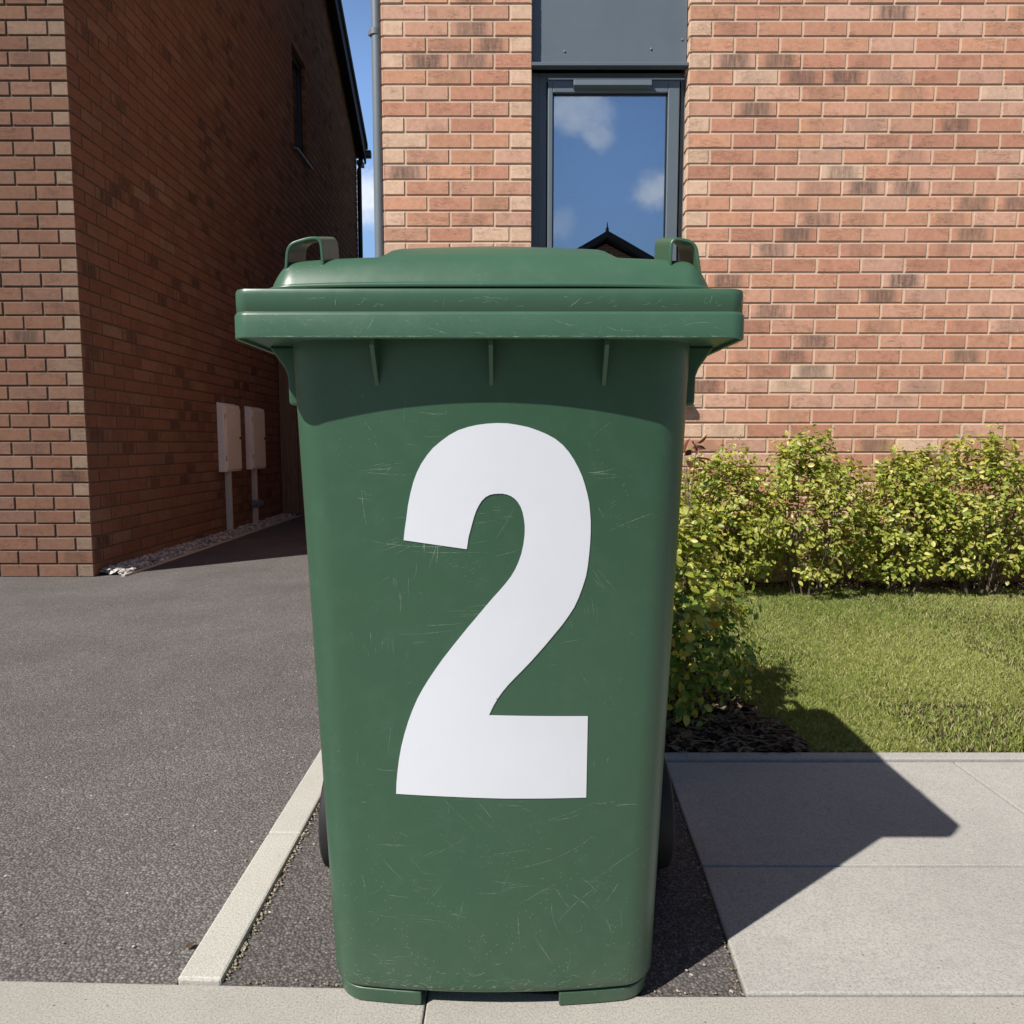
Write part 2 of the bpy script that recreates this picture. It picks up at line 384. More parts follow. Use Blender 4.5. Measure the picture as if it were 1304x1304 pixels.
# ------------------------------------------------------------------ ground
g = MB(); 
def sheet(name, poly, z, m):
    b = MB(); b.face([(x, y, z) for x, y in poly]); return tag(b.build(name, m), kind='structure')
b = MB(); b.face([(-900,-900,-.034), (900,-900,-.034), (900,900,-.034), (-900,900,-.034)])
tag(b.build('ground', mat_simple('far_ground', (.07,.085,.035), .95, 0, .3, .3, .3, 8)), kind='structure')
def pby(x): return .9325 - .031*x if x < .176 else .9219 + .0*(x)      # back edge of the pavement
BL = (-6.0, 1.10); BM = (.176, .9258); BR = (8.0, .9219)
sheet('driveway', [(-7, 1.12), (-.4586, .935), (-.4586, 7.6), (-7, 7.6)], -.002, M['asphalt'])
sheet('asphalt_strip', [(-.400, .935), (.309, .912), (.352, 1.66), (-.400, 1.66)], -.003, M['asphalt2'])
sheet('road', [(-60, -7.6), (60, -7.6), (60, -1.6), (-60, -1.6)], -.03, M['road'])
# front pavement: flags with thin joints
xs = [-6.2, -4.9, -3.6, -2.3, -1.0, -.1135, .80, 1.75, 2.7, 3.65, 4.6, 5.55]
def py(x): return 1.11 + (x+6.2)*(.9255-1.11)/(6.376) if x < .176 else .9215
pv = MB()
for i in range(len(xs)-1):
    a, c = xs[i]+.001, xs[i+1]-.001
    for y0 in (-.30, -1.25):
        back = [(a, py(a)), (c, py(c))]
        if y0 == -.30: poly = [(a, y0+.002), (c, y0+.002), back[1]] + ([(.176, py(.176))] if a < .176 < c else []) + [back[0]]
        else: poly = [(a, y0+.002), (c, y0+.002), (c, -.302), (a, -.302)]
        pv.prism(poly, 'z', -.06, 0)
tag(pv.build('front_pavement', M['conc'], bevel=.0025), kind='structure')
b = MB()
for i in range(14):
    x0 = -6.2+i*.915; b.box((x0+.003, -1.40, -.06), (x0+.912, -1.256, .0))
tag(b.build('road_kerb', M['kerb'], bevel=.008), kind='structure')
# far pavement across the road
b = MB(); b.box((-40, -9.6, -.06), (40, -7.6, .08)); tag(b.build('far_pavement', M['conc'], bevel=.01), kind='structure')
# edging strip between driveway and asphalt path
b = MB(); ys = [.946, 1.325, 2.24, 3.15, 3.68]
for a, c in zip(ys, ys[1:]): b.prism([(-.4586, a+.0015), (-.397, a+(-.0005 if a > 1 else -.002)+.0015), (-.397, c-.0015), (-.4586, c-.0015)], 'z', -.08, .006)
tag(b.build('edging_kerb', M['kerb'], bevel=.004), kind='structure')
# path slabs on the right, border strip against the lawn
b = MB()
def ex(y): return .3105 + (y-.9219)*.0585          # slanting left edge along the asphalt
rows = [(.925, 1.2225), (1.2265, 1.647)]
cols = [None, 1.02, 1.93, 2.84, 3.75, 4.66, 5.57]
for r_, (y0, y1) in enumerate(rows):
    for k in range(len(cols)-1):
        x0 = cols[k]; x1 = cols[k+1]-.002
        if x0 is None: poly = [(ex(y0)+.003, y0), (x1, y0), (x1, y1), (ex(y1)+.003, y1)]
        else: poly = [(x0+.002, y0), (x1, y0), (x1, y1), (x0+.002, y1)]
        b.prism(poly, 'z', -.06, .0015)
tag(b.build('path_slabs', M['slab'], bevel=.003), kind='structure')
b = MB()
x = .352
while x < 5.5: b.prism([(x, 1.6505), (x+.912, 1.6505), (x+.912, 1.686), (x, 1.686)], 'z', -.08, .008); x += .915
tag(b.build('lawn_edging', M['slab'], bevel=.003), kind='structure')
# joint beds under the slabs (dark sandy dirt seen in the joints)
sheet('joint_dirt', [(-6.2, -1.3), (5.6, -1.3), (5.6, 1.69), (.36, 1.69), (.30, .93), (-.46, .94), (-6.2, 1.1)], -.006, mat_simple('joint_dirt', (.10,.085,.065), .95, 0, 80, .4, .6, 200))

# lawn soil with a gently uneven surface
LX0, LX1, LY0, LY1 = -.395, 6.0, 1.687, 3.70
def bump2(x, y): return .006*math.sin(3.1*x+1.3)*math.sin(2.7*y) + .004*math.sin(9*x+y*5)
def in_bed(x, y):
    w = .05*math.sin(7.3*x+1.1*y) + .03*math.sin(17*x+5*y)
    front = ((x-.40)/.29)**2 + ((y-1.97)/.44)**2 + w*3 < 1 or (x < .66+w*.8 and y < 1.90)
    return front or y > 3.52 + w*.5
def gz(x, y):
    z = .004 + max(0, min(1, (y-1.9)/1.4))*.028 + bump2(x, y)*min(1, (y-1.687)*6)
    if y > 3.4: z += .0
    return z
nx, ny = 160, 60; V = []; F = []
for j in range(ny+1):
    for i in range(nx+1):
        x = LX0+(LX1-LX0)*i/nx; y = LY0+(LY1-LY0)*j/ny; V.append((x, y, gz(x, y)-.004))
for j in range(ny):
    for i in range(nx): k = j*(nx+1)+i; F.append((k, k+1, k+nx+2, k+nx+1))
tag(npmesh('garden_soil', np.array(V), np.array(F), M['soil'], smooth=True), kind='structure')

# grass
def make_grass():
    rs = np.random.RandomState(3); P = []
    dens = [(-.38, .64, 1.70, 3.6, 9000), (.60, 1.0, 1.69, 2.3, 30000), (.60, 1.6, 2.0, 3.56, 72000), (1.0, 2.7, 1.69, 3.56, 105000), (2.7, 5.6, 1.69, 3.56, 26000)]
    for x0, x1, y0, y1, n in dens:
        x = rs.uniform(x0, x1, n); y = rs.uniform(y0, y1, n)
        keep = [not in_bed(a, c_) and rs.rand() > 0.03 for a, c_ in zip(x, y)]
        P.append(np.stack([x[keep], y[keep]], 1))
    P = np.concatenate(P); n = len(P)
    z = np.array([gz(a, c_) for a, c_ in P]) - .004
    ln = rs.uniform(.011, .026, n)*(1+.3*np.sin(P[:,0]*9)*np.sin(P[:,1]*7)); w = rs.uniform(.0008, .0017, n)
    a = rs.uniform(0, 2*PI, n); lean = rs.uniform(.1, 1.0, n); b_ = rs.uniform(0, 2*PI, n)
    d = np.stack([np.cos(a), np.sin(a), np.zeros(n)], 1); l = np.stack([np.cos(b_)*lean, np.sin(b_)*lean, np.ones(n)], 1)
    l /= np.linalg.norm(l, axis=1)[:, None]
    base = np.column_stack([P, z]); mid = base + l*(ln*.55)[:, None]; tip = mid + (l*[1.6, 1.6, .55])*(ln*.5)[:, None]
    dw = d*w[:, None]
    V = np.stack([base-dw, base+dw, mid+dw*.8, mid-dw*.8, tip], 1).reshape(-1, 3)
    k = np.arange(n)[:, None]*5
    F = np.concatenate([k+[0,1,2], k+[0,2,3], k+[3,2,4]], 1).reshape(-1, 3)
    r1 = rs.rand(n); pt = .5+.5*np.sin(P[:,0]*4.1+2)*np.sin(P[:,1]*3.3)+rs.normal(0, .25, n)
    g1 = np.array([.20,.26,.052]); g2 = np.array([.35,.37,.115]); g3 = np.array([.54,.47,.26])
    t_ = np.clip(pt, 0, 1)[:, None]; c = g1*(1-t_)+g2*t_
    c = np.where((r1 > .86)[:, None], g3, c)*rs.uniform(.75, 1.2, n)[:, None]
    c = np.column_stack([c, np.ones(n)])
    tag(npmesh('lawn_grass', V, F, M['grass'], col=np.repeat(c, 3, axis=0)), 'short sunlit green lawn grass between the hedge and the paving', 'grass', kind='stuff')
make_grass()

def chips(name, label, cat, pts, size, cols, seed, flat=.35, stretch=1.0, mat='bits', jit=.5):
    """many small irregular stones / bark chips as one object"""
    rs = np.random.RandomState(seed); n = len(pts)
    octa = np.array([[1,0,0],[.5,.87,0],[-.5,.87,0],[-1,0,0],[-.5,-.87,0],[.5,-.87,0],[.35,.3,1],[-.4,.25,.9],[0,-.45,.95]], float)
    fa = [(0,1,6),(1,7,6),(1,2,7),(2,3,7),(3,8,7),(3,4,8),(4,5,8),(5,0,8),(0,6,8),(6,7,8)]
    V = np.repeat(octa[None], n, 0)*(1+rs.uniform(-.3, .3, (n, 9, 1)))
    s = size*rs.uniform(1-jit, 1+jit, n); V[:, :, 0] *= stretch; V[:, :, 2] *= flat
    V *= s[:, None, None]
    a = rs.uniform(0, 2*PI, n); tl = rs.normal(0, .35, n)
    ca, sa, ct, st = np.cos(a), np.sin(a), np.cos(tl), np.sin(tl)
    x, y, z = V[..., 0].copy(), V[..., 1].copy(), V[..., 2].copy()
    x2 = x*ct[:, None]+z*st[:, None]; z2 = -x*st[:, None]+z*ct[:, None]
    V[..., 0] = x2*ca[:, None]-y*sa[:, None]; V[..., 1] = x2*sa[:, None]+y*ca[:, None]; V[..., 2] = z2
    V += np.array(pts)[:, None, :]
    F = (np.arange(n)[:, None, None]*9+np.array(fa)[None]).reshape(-1, 3)
    cc = np.array([cols[i] for i in rs.randint(0, len(cols), n)])*rs.uniform(.75, 1.2, (n, 1))
    cc = np.column_stack([cc, np.ones(n)])
    return tag(npmesh(name, V.reshape(-1, 3), F, M[mat], col=np.repeat(cc, len(fa), axis=0)), label, cat, kind='stuff')
pts = []
while len(pts) < 9000:
    x = rnd.uniform(-.1, 3.6); y = rnd.uniform(1.69, 3.69)
    if in_bed(x, y) and (y > 3.4 or x < .9): pts.append((x, y, gz(x, y)+rnd.uniform(0, .006)))
chips('bark_mulch', 'brown bark chips and dead litter under the shrubs', 'mulch', pts, .0075, [(.05,.032,.022), (.09,.06,.04), (.16,.11,.075), (.03,.02,.015), (.23,.18,.13)], 5, .3, 2.0)
# thin dry stalks on the bed
b = MB()
for i in range(420):
    if i < 260: x, y = rnd.uniform(.36, .80), rnd.uniform(1.70, 2.15)
    else: x, y = rnd.uniform(.8, 3.3), rnd.uniform(3.45, 3.6)
    a = rnd.uniform(0, 2*PI); l = rnd.uniform(.03, .09); z = gz(x, y)+.004
    if not in_bed(x, y): continue
    p1 = (x+l*math.cos(a)*.5, y+l*math.sin(a)*.5, z+rnd.uniform(.004, .018)); p2 = (x+l*math.cos(a+.3), y+l*math.sin(a+.3), z+rnd.uniform(-.002, .012))
    b.tube([(x, y, z), p1, p2], rnd.uniform(.0006, .0012), 4, False)
tag(b.build('dry_stalks', mat_simple('straw', (.26,.20,.13), .8)), 'thin dry twigs and stalks lying on the dark soil', 'twigs', kind='stuff')
# loose grit on the asphalt
pts = []
for i in range(700):
    x = rnd.uniform(-1.6, -.47); y = 1.0+rnd.random()**1.6*4; pts.append((x, y, .001))
for i in range(200): pts.append((rnd.uniform(-.39, .30), rnd.uniform(.95, 1.6), 0))
for i in range(420): y = rnd.uniform(.95, 1.6); pts.append((-.395+abs(rnd.gauss(0, .004)), y, 0))
for i in range(160): y = rnd.uniform(.93, 1.6); pts.append((ex(y)-abs(rnd.gauss(0, .005)), y, 0))
for i in range(120): x = rnd.uniform(-.45, .31); pts.append((x, py(x)+.003+abs(rnd.gauss(0, .006)), .0))
chips('loose_grit', 'scattered pale grit on the asphalt and along its edges', 'grit', pts, .0012, [(.36,.31,.22), (.28,.24,.18), (.22,.17,.10), (.44,.40,.33)], 8, .6, 1.2, jit=.85)

# white pebble strip along the left house wall
pts = []
for i in range(5200):
    y = 4.1+rnd.random()**1.3*3.3; x = rnd.uniform(-2.31, -2.165); pts.append((x, y, .004+rnd.uniform(0, .016)+.012*(1-(x+2.31)/.14)))
chips('pebble_strip', 'pale grey pebbles in a strip at the foot of the dark brick wall', 'pebbles', pts, .011, [(.42,.40,.37), (.55,.52,.48), (.30,.28,.26), (.62,.60,.56)], 4, .75, 1.15)
b = MB()
y = 4.05
while y < 7.3: b.box((-2.172, y+.002, -.05), (-2.150, y+.912, .010)); y += .915
tag(b.build('pebble_edging', M['kerb'], bevel=.004), kind='structure')

# ------------------------------------------------------------------ brickwork
calm = False
def brick_rgb(pale=0):
    t = rnd.random()
    a = ((.56,.310,.215), (.54,.280,.185), (.59,.350,.255), (.50,.245,.165), (.56,.295,.190))[rnd.randrange(5)]
    if pale or t < .03: a = (.66,.46,.33)
    k = rnd.uniform(.90, 1.08); s = 0.0
    if not pale:
        q = rnd.random()
        if calm: a = tuple(c*.6+d*.4 for c, d in zip(a, (.53,.27,.18))); q = q*1.4
        if q < .12: s = rnd.uniform(.75, 1)
        elif q < .32: s = rnd.uniform(.15, .45)
    return (a[0]*k, a[1]*k, a[2]*k, s)
J = .0095
def brick(mb, O, u, n, u0, u1, z0, z1, col, ends=(0, 0)):
    """one brick face on plane (O, u, n) from u0..u1 x z0..z1 with worn arrises"""
    c = .0028; dpt = .007; e = rnd.uniform(-.0009, .0009); q = lambda: rnd.uniform(-.0006, .0006)
    def P(a, z, d): return (O[0]+u[0]*a+n[0]*d, O[1]+u[1]*a+n[1]*d, z)
    a0, a1, b0, b1 = u0+q(), u1+q(), z0+q(), z1+q()
    out = [P(a0, b0, -c+e), P(a1, b0, -c+e), P(a1, b1, -c+e), P(a0, b1, -c+e)]
    inn = [P(a0+c, b0+c, e), P(a1-c, b0+c, e), P(a1-c, b1-c, e), P(a0+c, b1-c, e)]
    bk = [P(a0, b0, -dpt), P(a1, b0, -dpt), P(a1, b1, -dpt), P(a0, b1, -dpt)]
    mb.c = col; L = (u1-u0)/.205
    iu = [(0.02, .04), (.98, .04), (.98, .96), (.02, .96)]; ou = [(0, 0), (1, 0), (1, 1), (0, 1)]
    mb.face(inn, iu)
    for k in range(4):
        k2 = (k+1) % 4
        mb.face([out[k], out[k2], inn[k2], inn[k]], [ou[k], ou[k2], iu[k2], iu[k]])
        mb.face([bk[k], bk[k2], out[k2], out[k]], [ou[k], ou[k2], ou[k2], ou[k]])
CO, ST = .0730, .2145
def courses(z0, z1, zref=1.716, co=CO):
    k0 = math.floor((z0-zref)/co); k1 = math.ceil((z1-zref)/co)
    return [(k, zref+k*co) for k in range(k0, k1)]
def bond(W, k, left='half', fixed=None):
    """brick spans across a width W; k = course number"""
    if fixed: return fixed[k % 2]
    r = []; x = 0.0
    first = (ST/2) if k % 2 else ST
    w = first
    while x < W-.001:
        e = min(x+w, W)
        if W-e < .06: e = W
        r.append((x, e)); x = e; w = ST
    return r
def lay(mb, O, u, n, W, z0, z1, fixed=None, top=None, zref=1.716, co=CO, st=None, holes=(), phase=0, palehalf=True):
    for k, zb in courses(z0, z1, zref, co):
        a0, a1 = max(zb, z0), min(zb+co-J, z1)
        if a1-a0 < .012: continue
        for (x0, x1) in bond(W, k+phase, fixed=fixed):
            parts = [(x0, x1)]
            for (h0, h1, g0, g1) in holes:
                if zb+co/2 > g0 and zb+co/2 < g1:
                    np_ = []
                    for (p, q) in parts:
                        if q <= h0 or p >= h1: np_.append((p, q))
                        else:
                            if p < h0-.02: np_.append((p, h0))
                            if q > h1+.02: np_.append((h1, q))
                    parts = np_
            for (p, q) in parts:
                if top and zb+co > top(p) and zb+co > top(q): continue
                s0 = 0 if p < .001 else J/2; s1 = 0 if q > W-.001 else J/2
                brick(mb, O, u, n, p+s0, q-s1, a0, a1, brick_rgb(palehalf and q-p < .125))

# ---- the house with the window
house = empty('brick_house', (2.6, 7.0, 0), 'sunlit pale red brick house behind the bin with a dark grey window and grey downpipe', 'house')
HX0, WX0, WX1, HX1, FY = -.6225, .0945, .8440, 5.9, 3.70
wall = MB()
W = WX0-HX0; h_ = ST/2
lay(wall, (HX0, FY), (1, 0), (0, -1), W, 0, 5.0, fixed={0: [(0, ST), (ST, 2*ST), (2*ST, W-.105), (W-.105, W)], 1: [(0, h_), (h_, h_+ST), (h_+ST, h_+2*ST), (h_+2*ST, W)]}, palehalf=True)
lay(wall, (WX1, FY), (1, 0), (0, -1), HX1-WX1, 0, 5.0)
lay(wall, (WX0+.005, FY), (1, 0), (0, -1), WX1-WX0-.01, 0, .955)
lay(wall, (WX1, FY+.11), (0, -1), (-1, 0), .11, .96, 5.0, palehalf=True)
lay(wall, (WX0, FY), (0, 1), (1, 0), .11, .96, 5.0)
lay(wall, (HX0, 6.4), (0, -1), (-1, 0), 2.7, 0, 5.0)
wall.m = 1; wall.c = None
f = FY+.0048
wall.box((HX0+.0048, f, 0), (WX0-.0048, f+.2, 5.0)); wall.box((WX1+.0048, f, 0), (HX1, f+.2, 5.0)); wall.box((WX0-.0060, f+.001, 0), (WX1+.0060, f+.199, .95))
wall.box((HX0+.0064, f+.2, 0), (HX0+.2, 11.2, 5.0)); wall.box((HX1-.2, f+.2, 0), (HX1, 11.2, 5.0)); wall.box((HX0+.2, 11.0, 0), (HX1-.2, 11.2, 5.0))
wall.build('wall', [M['brick'], M['mortar']], house)
# room behind the glass
b = MB(); b.box((-.3, 6.2, .1), (2.2, 6.3, 2.75)); b.box((-.4, 3.96, .1), (-.3, 6.3, 2.75)); b.box((2.2, 3.96, .1), (2.3, 6.3, 2.75)); b.box((-.4, 3.96, 2.75), (2.3, 6.3, 2.85)); b.box((-.4, 3.96, .0), (2.3, 6.3, .1))
b.build('room', M['inside'], house)
# window
win = MB(); x0, x1, z0, z1 = WX0-.002, WX1+.002, .985, 2.53; yf = 3.762
for a, c in (((x0, yf+.012, z0), (.1690, 3.85, z1)), ((.8240, yf+.012, z0), (x1, 3.85, z1)), ((.1690, yf+.012, 2.490), (.8240, 3.85, z1)), ((.1690, yf+.012, z0), (.8240, 3.85, 1.03))): win.box(a, c)
wf = win.build('window', M['greydark'], house, bevel=.002)
win = MB(); win.box((x0+.001, yf+.004, 1.0), (.128, yf+.0125, 2.528)); win.box((.8405, yf+.004, 1.0), (x1-.001, yf+.0125, 2.528))
win.build('frame_lip', M['greydark'], wf, bevel=.002)
sa = MB(); yo = 3.748
sx0, sx1, sz0, sz1 = .1745, .8130, 1.035, 2.4835; gx0, gx1, gz0, gz1 = .1985, .7570, 1.09, 2.428
sa.box((sx0, yo, sz0), (gx0, 3.82, sz1)); sa.box((gx1+.0, yo, sz0), (sx1, 3.82, sz1)); sa.box((gx0, yo+.0003, gz1), (gx1, 3.82, sz1-.0003)); sa.box((gx0, yo+.0003, sz0+.0003), (gx1, 3.82, gz0))
sa.build('sash', M['grey'], wf, bevel=.004)
b = MB()
for a, c in (((gx0-.003, yo+.012, gz0), (gx0+.006, yo+.03, gz1)), ((gx1-.006, yo+.012, gz0), (gx1+.003, yo+.03, gz1)), ((gx0, yo+.012, gz1-.006), (gx1, yo+.03, gz1+.003)), ((gx0, yo+.012, gz0-.003), (gx1, yo+.03, gz0+.006))): b.box(a, c)
b.build('glazing_gasket', M['black'], wf)
b = MB(); b.box((gx0-.001, yo+.020, gz0-.001), (gx1+.001, yo+.024, gz1+.001)); b.build('glass', M['glass'], wf)
b = MB(); b.prism([(3.718, 2.4490), (3.749, 2.4420), (3.749, 2.4760), (3.722, 2.4760)], 'x', .297, .672); 
b.build('trickle_vent', M['grey'], wf, bevel=.0015)
b = MB(); b.box((gx0-.05, 3.90, gz1-.045), (gx1+.05, 3.935, gz1+.03)); b.box((gx0-.05, 3.915, gz1-.05), (gx1+.05, 3.92, gz1)); b.build('blind_headrail', M['blind'], wf)
b = MB(); b.prism([(3.655, .955), (3.90, .985), (3.90, .960), (3.680, .925), (3.655, .925)], 'x', WX0-.04, WX1+.04); b.build('window_sill', M['greydark'], wf, bevel=.002)
# cladding panel over the window
b = MB(); b.box((WX0-.001, 3.742, 2.560), (WX1-.003, 3.80, 5.0)); cp = b.build('cladding_panel', M['grey'], house, bevel=.002)
b = MB(); b.prism([(3.700, 2.5300), (3.742, 2.5300), (3.742, 2.556), (3.706, 2.548), (3.700, 2.544)], 'x', WX0+.001, WX1-.001); b.build('drip_trim', M['grey'], cp, bevel=.001)
for (rx, rz) in ((.2534, 2.6136), (.6694, 2.6244), (.8180, 2.6674), (.2534, 2.95), (.6694, 2.95)):
    b = MB(); b.tube([(rx, 3.744, rz), (rx, 3.7395, rz), (rx, 3.7375, rz)], [.0058, .0055, .003], 12); b.build('rivet', M['pipe'], cp, smooth=True)
# downpipe
b = MB(); b.tube([(-.6490, 3.728, .10), (-.6490, 3.728, 5.0)], .0245, 20, False); dp = b.build('downpipe', M['pipe'], house, smooth=True)
for z in (2.69, .9, 4.4):
    b = MB(); b.tube([(-.6540, 3.728, z-.014), (-.6540, 3.728, z+.014)], .0280, 20); b.box((-.688, 3.722, z-.011), (-.618, 3.736, z+.011)); b.box((-.660, 3.740, z-.010), (-.617, 3.765, z+.010)); b.build('pipe_bracket', M['pipe'], dp, angle=40, bevel=.001)
# roof with eaves gutter
b = MB(); b.prism([(3.42, 4.93), (7.45, 7.25), (11.5, 4.93), (11.5, 5.02), (7.45, 7.37), (3.42, 5.03)], 'x', HX0-.25, HX1+.3); b.build('roof', M['tile'], house)
b = MB(); b.box((HX0-.2, 3.44, 4.86), (HX1+.2, 3.70, 4.93)); b.build('soffit', M['greydark'], house)
b = MB(); b.tube([(HX0-.25, 3.39, 4.96), (HX1+.3, 3.39, 4.96)], .055, 14); b.build('gutter', M['pipe'], house, smooth=True)
adopt(house)

# ---- the dark gable wall on the left
lh = empty('brick_house', (-5.0, 7.5, 0), 'left house with a shaded gable wall of dark brown brick and black roof verge', 'house')
GX, GY0, GY1 = -2.32, 4.045, 11.45; EA, RY = 5.08, (4.045+11.45)/2
slope = .696
RZ = EA+(GY1-RY)*slope
def ztop(y): return RZ-abs(y-RY)*slope
w = MB(); calm = True
wy0, wy1, wz0, wz1 = 8.19, 8.75, 3.88, 4.95
lay(w, (GX, GY0), (0, 1), (1, 0), GY1-GY0, .0, RZ, top=lambda p: ztop(GY0+p)+.07, zref=0, co=.075, holes=[(wy0-GY0, wy1-GY0, wz0, wz1)], palehalf=False)
lay(w, (GX-3.2, GY0), (1, 0), (0, -1), 3.2, 0, 5.0, zref=0, co=.075, phase=1)
lay(w, (GX-.13, wy1), (1, 0), (0, -1), .13, wz0, wz1, zref=0, co=.075)
w.m = 1; w.c = None; q = GX-.0062
w.prism([(GY0+.0062, 0), (GY1, 0), (GY1, wz0), (GY0+.0062, wz0)], 'x', q, q-.25)
w.prism([(GY0+.0062, wz0), (wy0-.006, wz0), (wy0-.006, wz1), (GY0+.0062, wz1)], 'x', q, q-.25)
w.prism([(wy1+.006, wz0), (GY1, wz0), (GY1, wz1), (wy1+.006, wz1)], 'x', q, q-.25)
w.prism([(GY0+.0062, wz1), (GY1, wz1), (GY1, EA), (RY, RZ), (GY0+.0062, EA)], 'x', q, q-.25)
w.box((GX-6, GY0+.0062, 0), (q-.25, GY0+.25, 5.0)); w.box((GX-6, GY1-.25, 0), (q-.25, GY1, 5.0))
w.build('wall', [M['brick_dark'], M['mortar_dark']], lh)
b = MB(); ox = 0.16; th = .2     # roof slabs with verge overhang
for sgn, ya, yb in ((1, RY, GY1+.07), (-1, RY, GY0-.07)):
    za, zb = ztop(RY), RZ-abs(yb-RY)*slope
    b.prism([(ya, za+.09), (yb, zb+.09), (yb, zb+.17), (ya, za+.17)], 'x', GX-6.3, GX+ox)
rf = b.build('roof', M['tile'], lh)
for ya, yb in ((RY, GY1+.06), (RY, GY0-.06)):
    za, zb = ztop(RY), RZ-abs(yb-RY)*slope
    b = MB(); b.prism([(ya, za-.13), (yb, zb-.13), (yb, zb+.088), (ya, za+.088)], 'x', GX+.105, GX+.135); b.build('bargeboard', M['black'], lh, bevel=.004)
    b = MB(); b.prism([(ya, za-.02), (yb, zb-.02), (yb, zb+.08), (ya, za+.08)], 'x', GX+.002, GX+.103); b.build('verge_soffit', M['black'], lh)
zb = RZ-abs(GY1+.07-RY)*slope
b = MB(); b.tube([(GX-6.3, GY1+.14, zb+.05), (GX+.19, GY1+.14, zb+.05)], .06, 14); b.build('gutter', M['black'], lh, smooth=True)
b = MB(); b.box((GX+.012, GY1-.06, zb-.17), (GX+.10, GY1+.10, zb-.10)); b.build('box_end', M['black'], lh, bevel=.01)
b = MB(); b.tube([(GX+.055, GY1+.10, zb+.0), (GX+.05, GY1+.02, zb-.12), (GX+.045, GY1-.045, zb-.24), (GX+.045, GY1-.045, .1)], .034, 14); b.build('downpipe', M['black'], lh, smooth=True)
wn = MB(); a = GX-.06
wn.box((a-.04, wy0, wz0), (a, wy0+.05, wz1)); wn.box((a-.04, wy1-.05, wz0), (a, wy1, wz1)); wn.box((a-.04, wy0+.05, wz0), (a, wy1-.05, wz0+.05)); wn.box((a-.04, wy0+.05, wz1-.05), (a, wy1-.05, wz1))
wo = wn.build('window', M['black'], lh, bevel=.003)
b = MB(); b.box((a-.03, wy0+.05, wz0+.05), (a-.026, wy1-.05, wz1-.05)); b.build('glass', M['glass'], wo)
b = MB(); b.box((a-.3, wy0, wz0), (a-.29, wy1, wz1)); b.build('blind', M['inside'], wo)
b = MB(); b.prism([(GX-.13, wz0+.02), (GX+.045, wz0-.008), (GX+.045, wz0-.026), (GX-.13, wz0-.01)], 'y', wy0-.02, wy1+.02); b.build('window_sill', M['pipe'], wo, bevel=.002)
adopt(lh)

# ---- timber fence closing the gap
fe = empty('timber_fence', (-1.5, 7.40, 0), 'brown close-boarded timber fence panel closing the gap beyond the dark wall', 'fence')
b = MB(); x = -2.312; i = 0
while x < -.66:
    e = min(x+.172, -.64); b.box((x+.002, 7.39+(i % 2)*.012, .03+rnd.uniform(0, .006)), (e-.001, 7.408+(i % 2)*.012, 1.80)); x = e; i += 1
b.build('boards', M['wood'], fe, bevel=.002)
for z in (.35, 1.0, 1.6):
    b = MB(); b.box((-2.31, 7.424, z), (-.65, 7.47, z+.07)); b.build('rail', M['wood'], fe, bevel=.003)
for x in (-2.31, -.74):
    b = MB(); b.box((x, 7.475, 0), (x+.09, 7.56, 1.85)); b.build('post', M['wood'], fe, bevel=.004)
adopt(fe)

# ---- meter boxes
def meter_box(y0):
    W = .345; zb, zt = .510, 1.060; x0 = GX+.003; x1 = GX+.058
    r = empty('meter_box', (GX, y0+W/2, .51), 'x', 'meter box', 'utility meter boxes on the dark brick wall')
    b = MB(); b.prism([(x0, zb), (x1, zb), (x1, zt-.016), (x0, zt)], 'y', y0, y0+W); b.build('case', M['meter'], r, bevel=.004)
    b = MB(); b.box((x1+.0005, y0+.018, zb+.014), (x1+.010, y0+W-.012, zt-.040)); d = b.build('door', M['meter'], r, bevel=.004)
    b = MB(); b.box((x1+.010, y0+W-.05, .77), (x1+.016, y0+W-.03, .79)); b.build('lock', M['black'], d, bevel=.002)
    for z in (.62, .95):
        b = MB(); b.tube([(x1+.008, y0+.014, z-.02), (x1+.008, y0+.014, z+.02)], .005, 8); b.build('hinge', M['conduit'], d, smooth=True)
    b = MB(); b.box((x0, y0+.115, .0), (x0+.045, y0+.155, zb+.002)); b.build('conduit', M['conduit'], r, bevel=.005)
    adopt(r); return r
m1 = meter_box(5.835); m1['label'] = 'beige meter box nearer the camera on the dark wall, above the plain straight conduit'
m2 = meter_box(6.44); m2['label'] = 'beige meter box next to the fence, above the conduit with a grey clamp'
b = MB(); yc = 6.44+.135
b.tube([(GX+.045, yc-.10, .205), (GX+.05, yc+.11, .200)], .020, 12); b.box((GX+.0, yc-.035, .17), (GX+.07, yc+.035, .235))
cl = b.build('pipe_clamp', M['pipe'], m2, bevel=.003); cl.matrix_parent_inverse = Matrix.Translation(-m2.location)

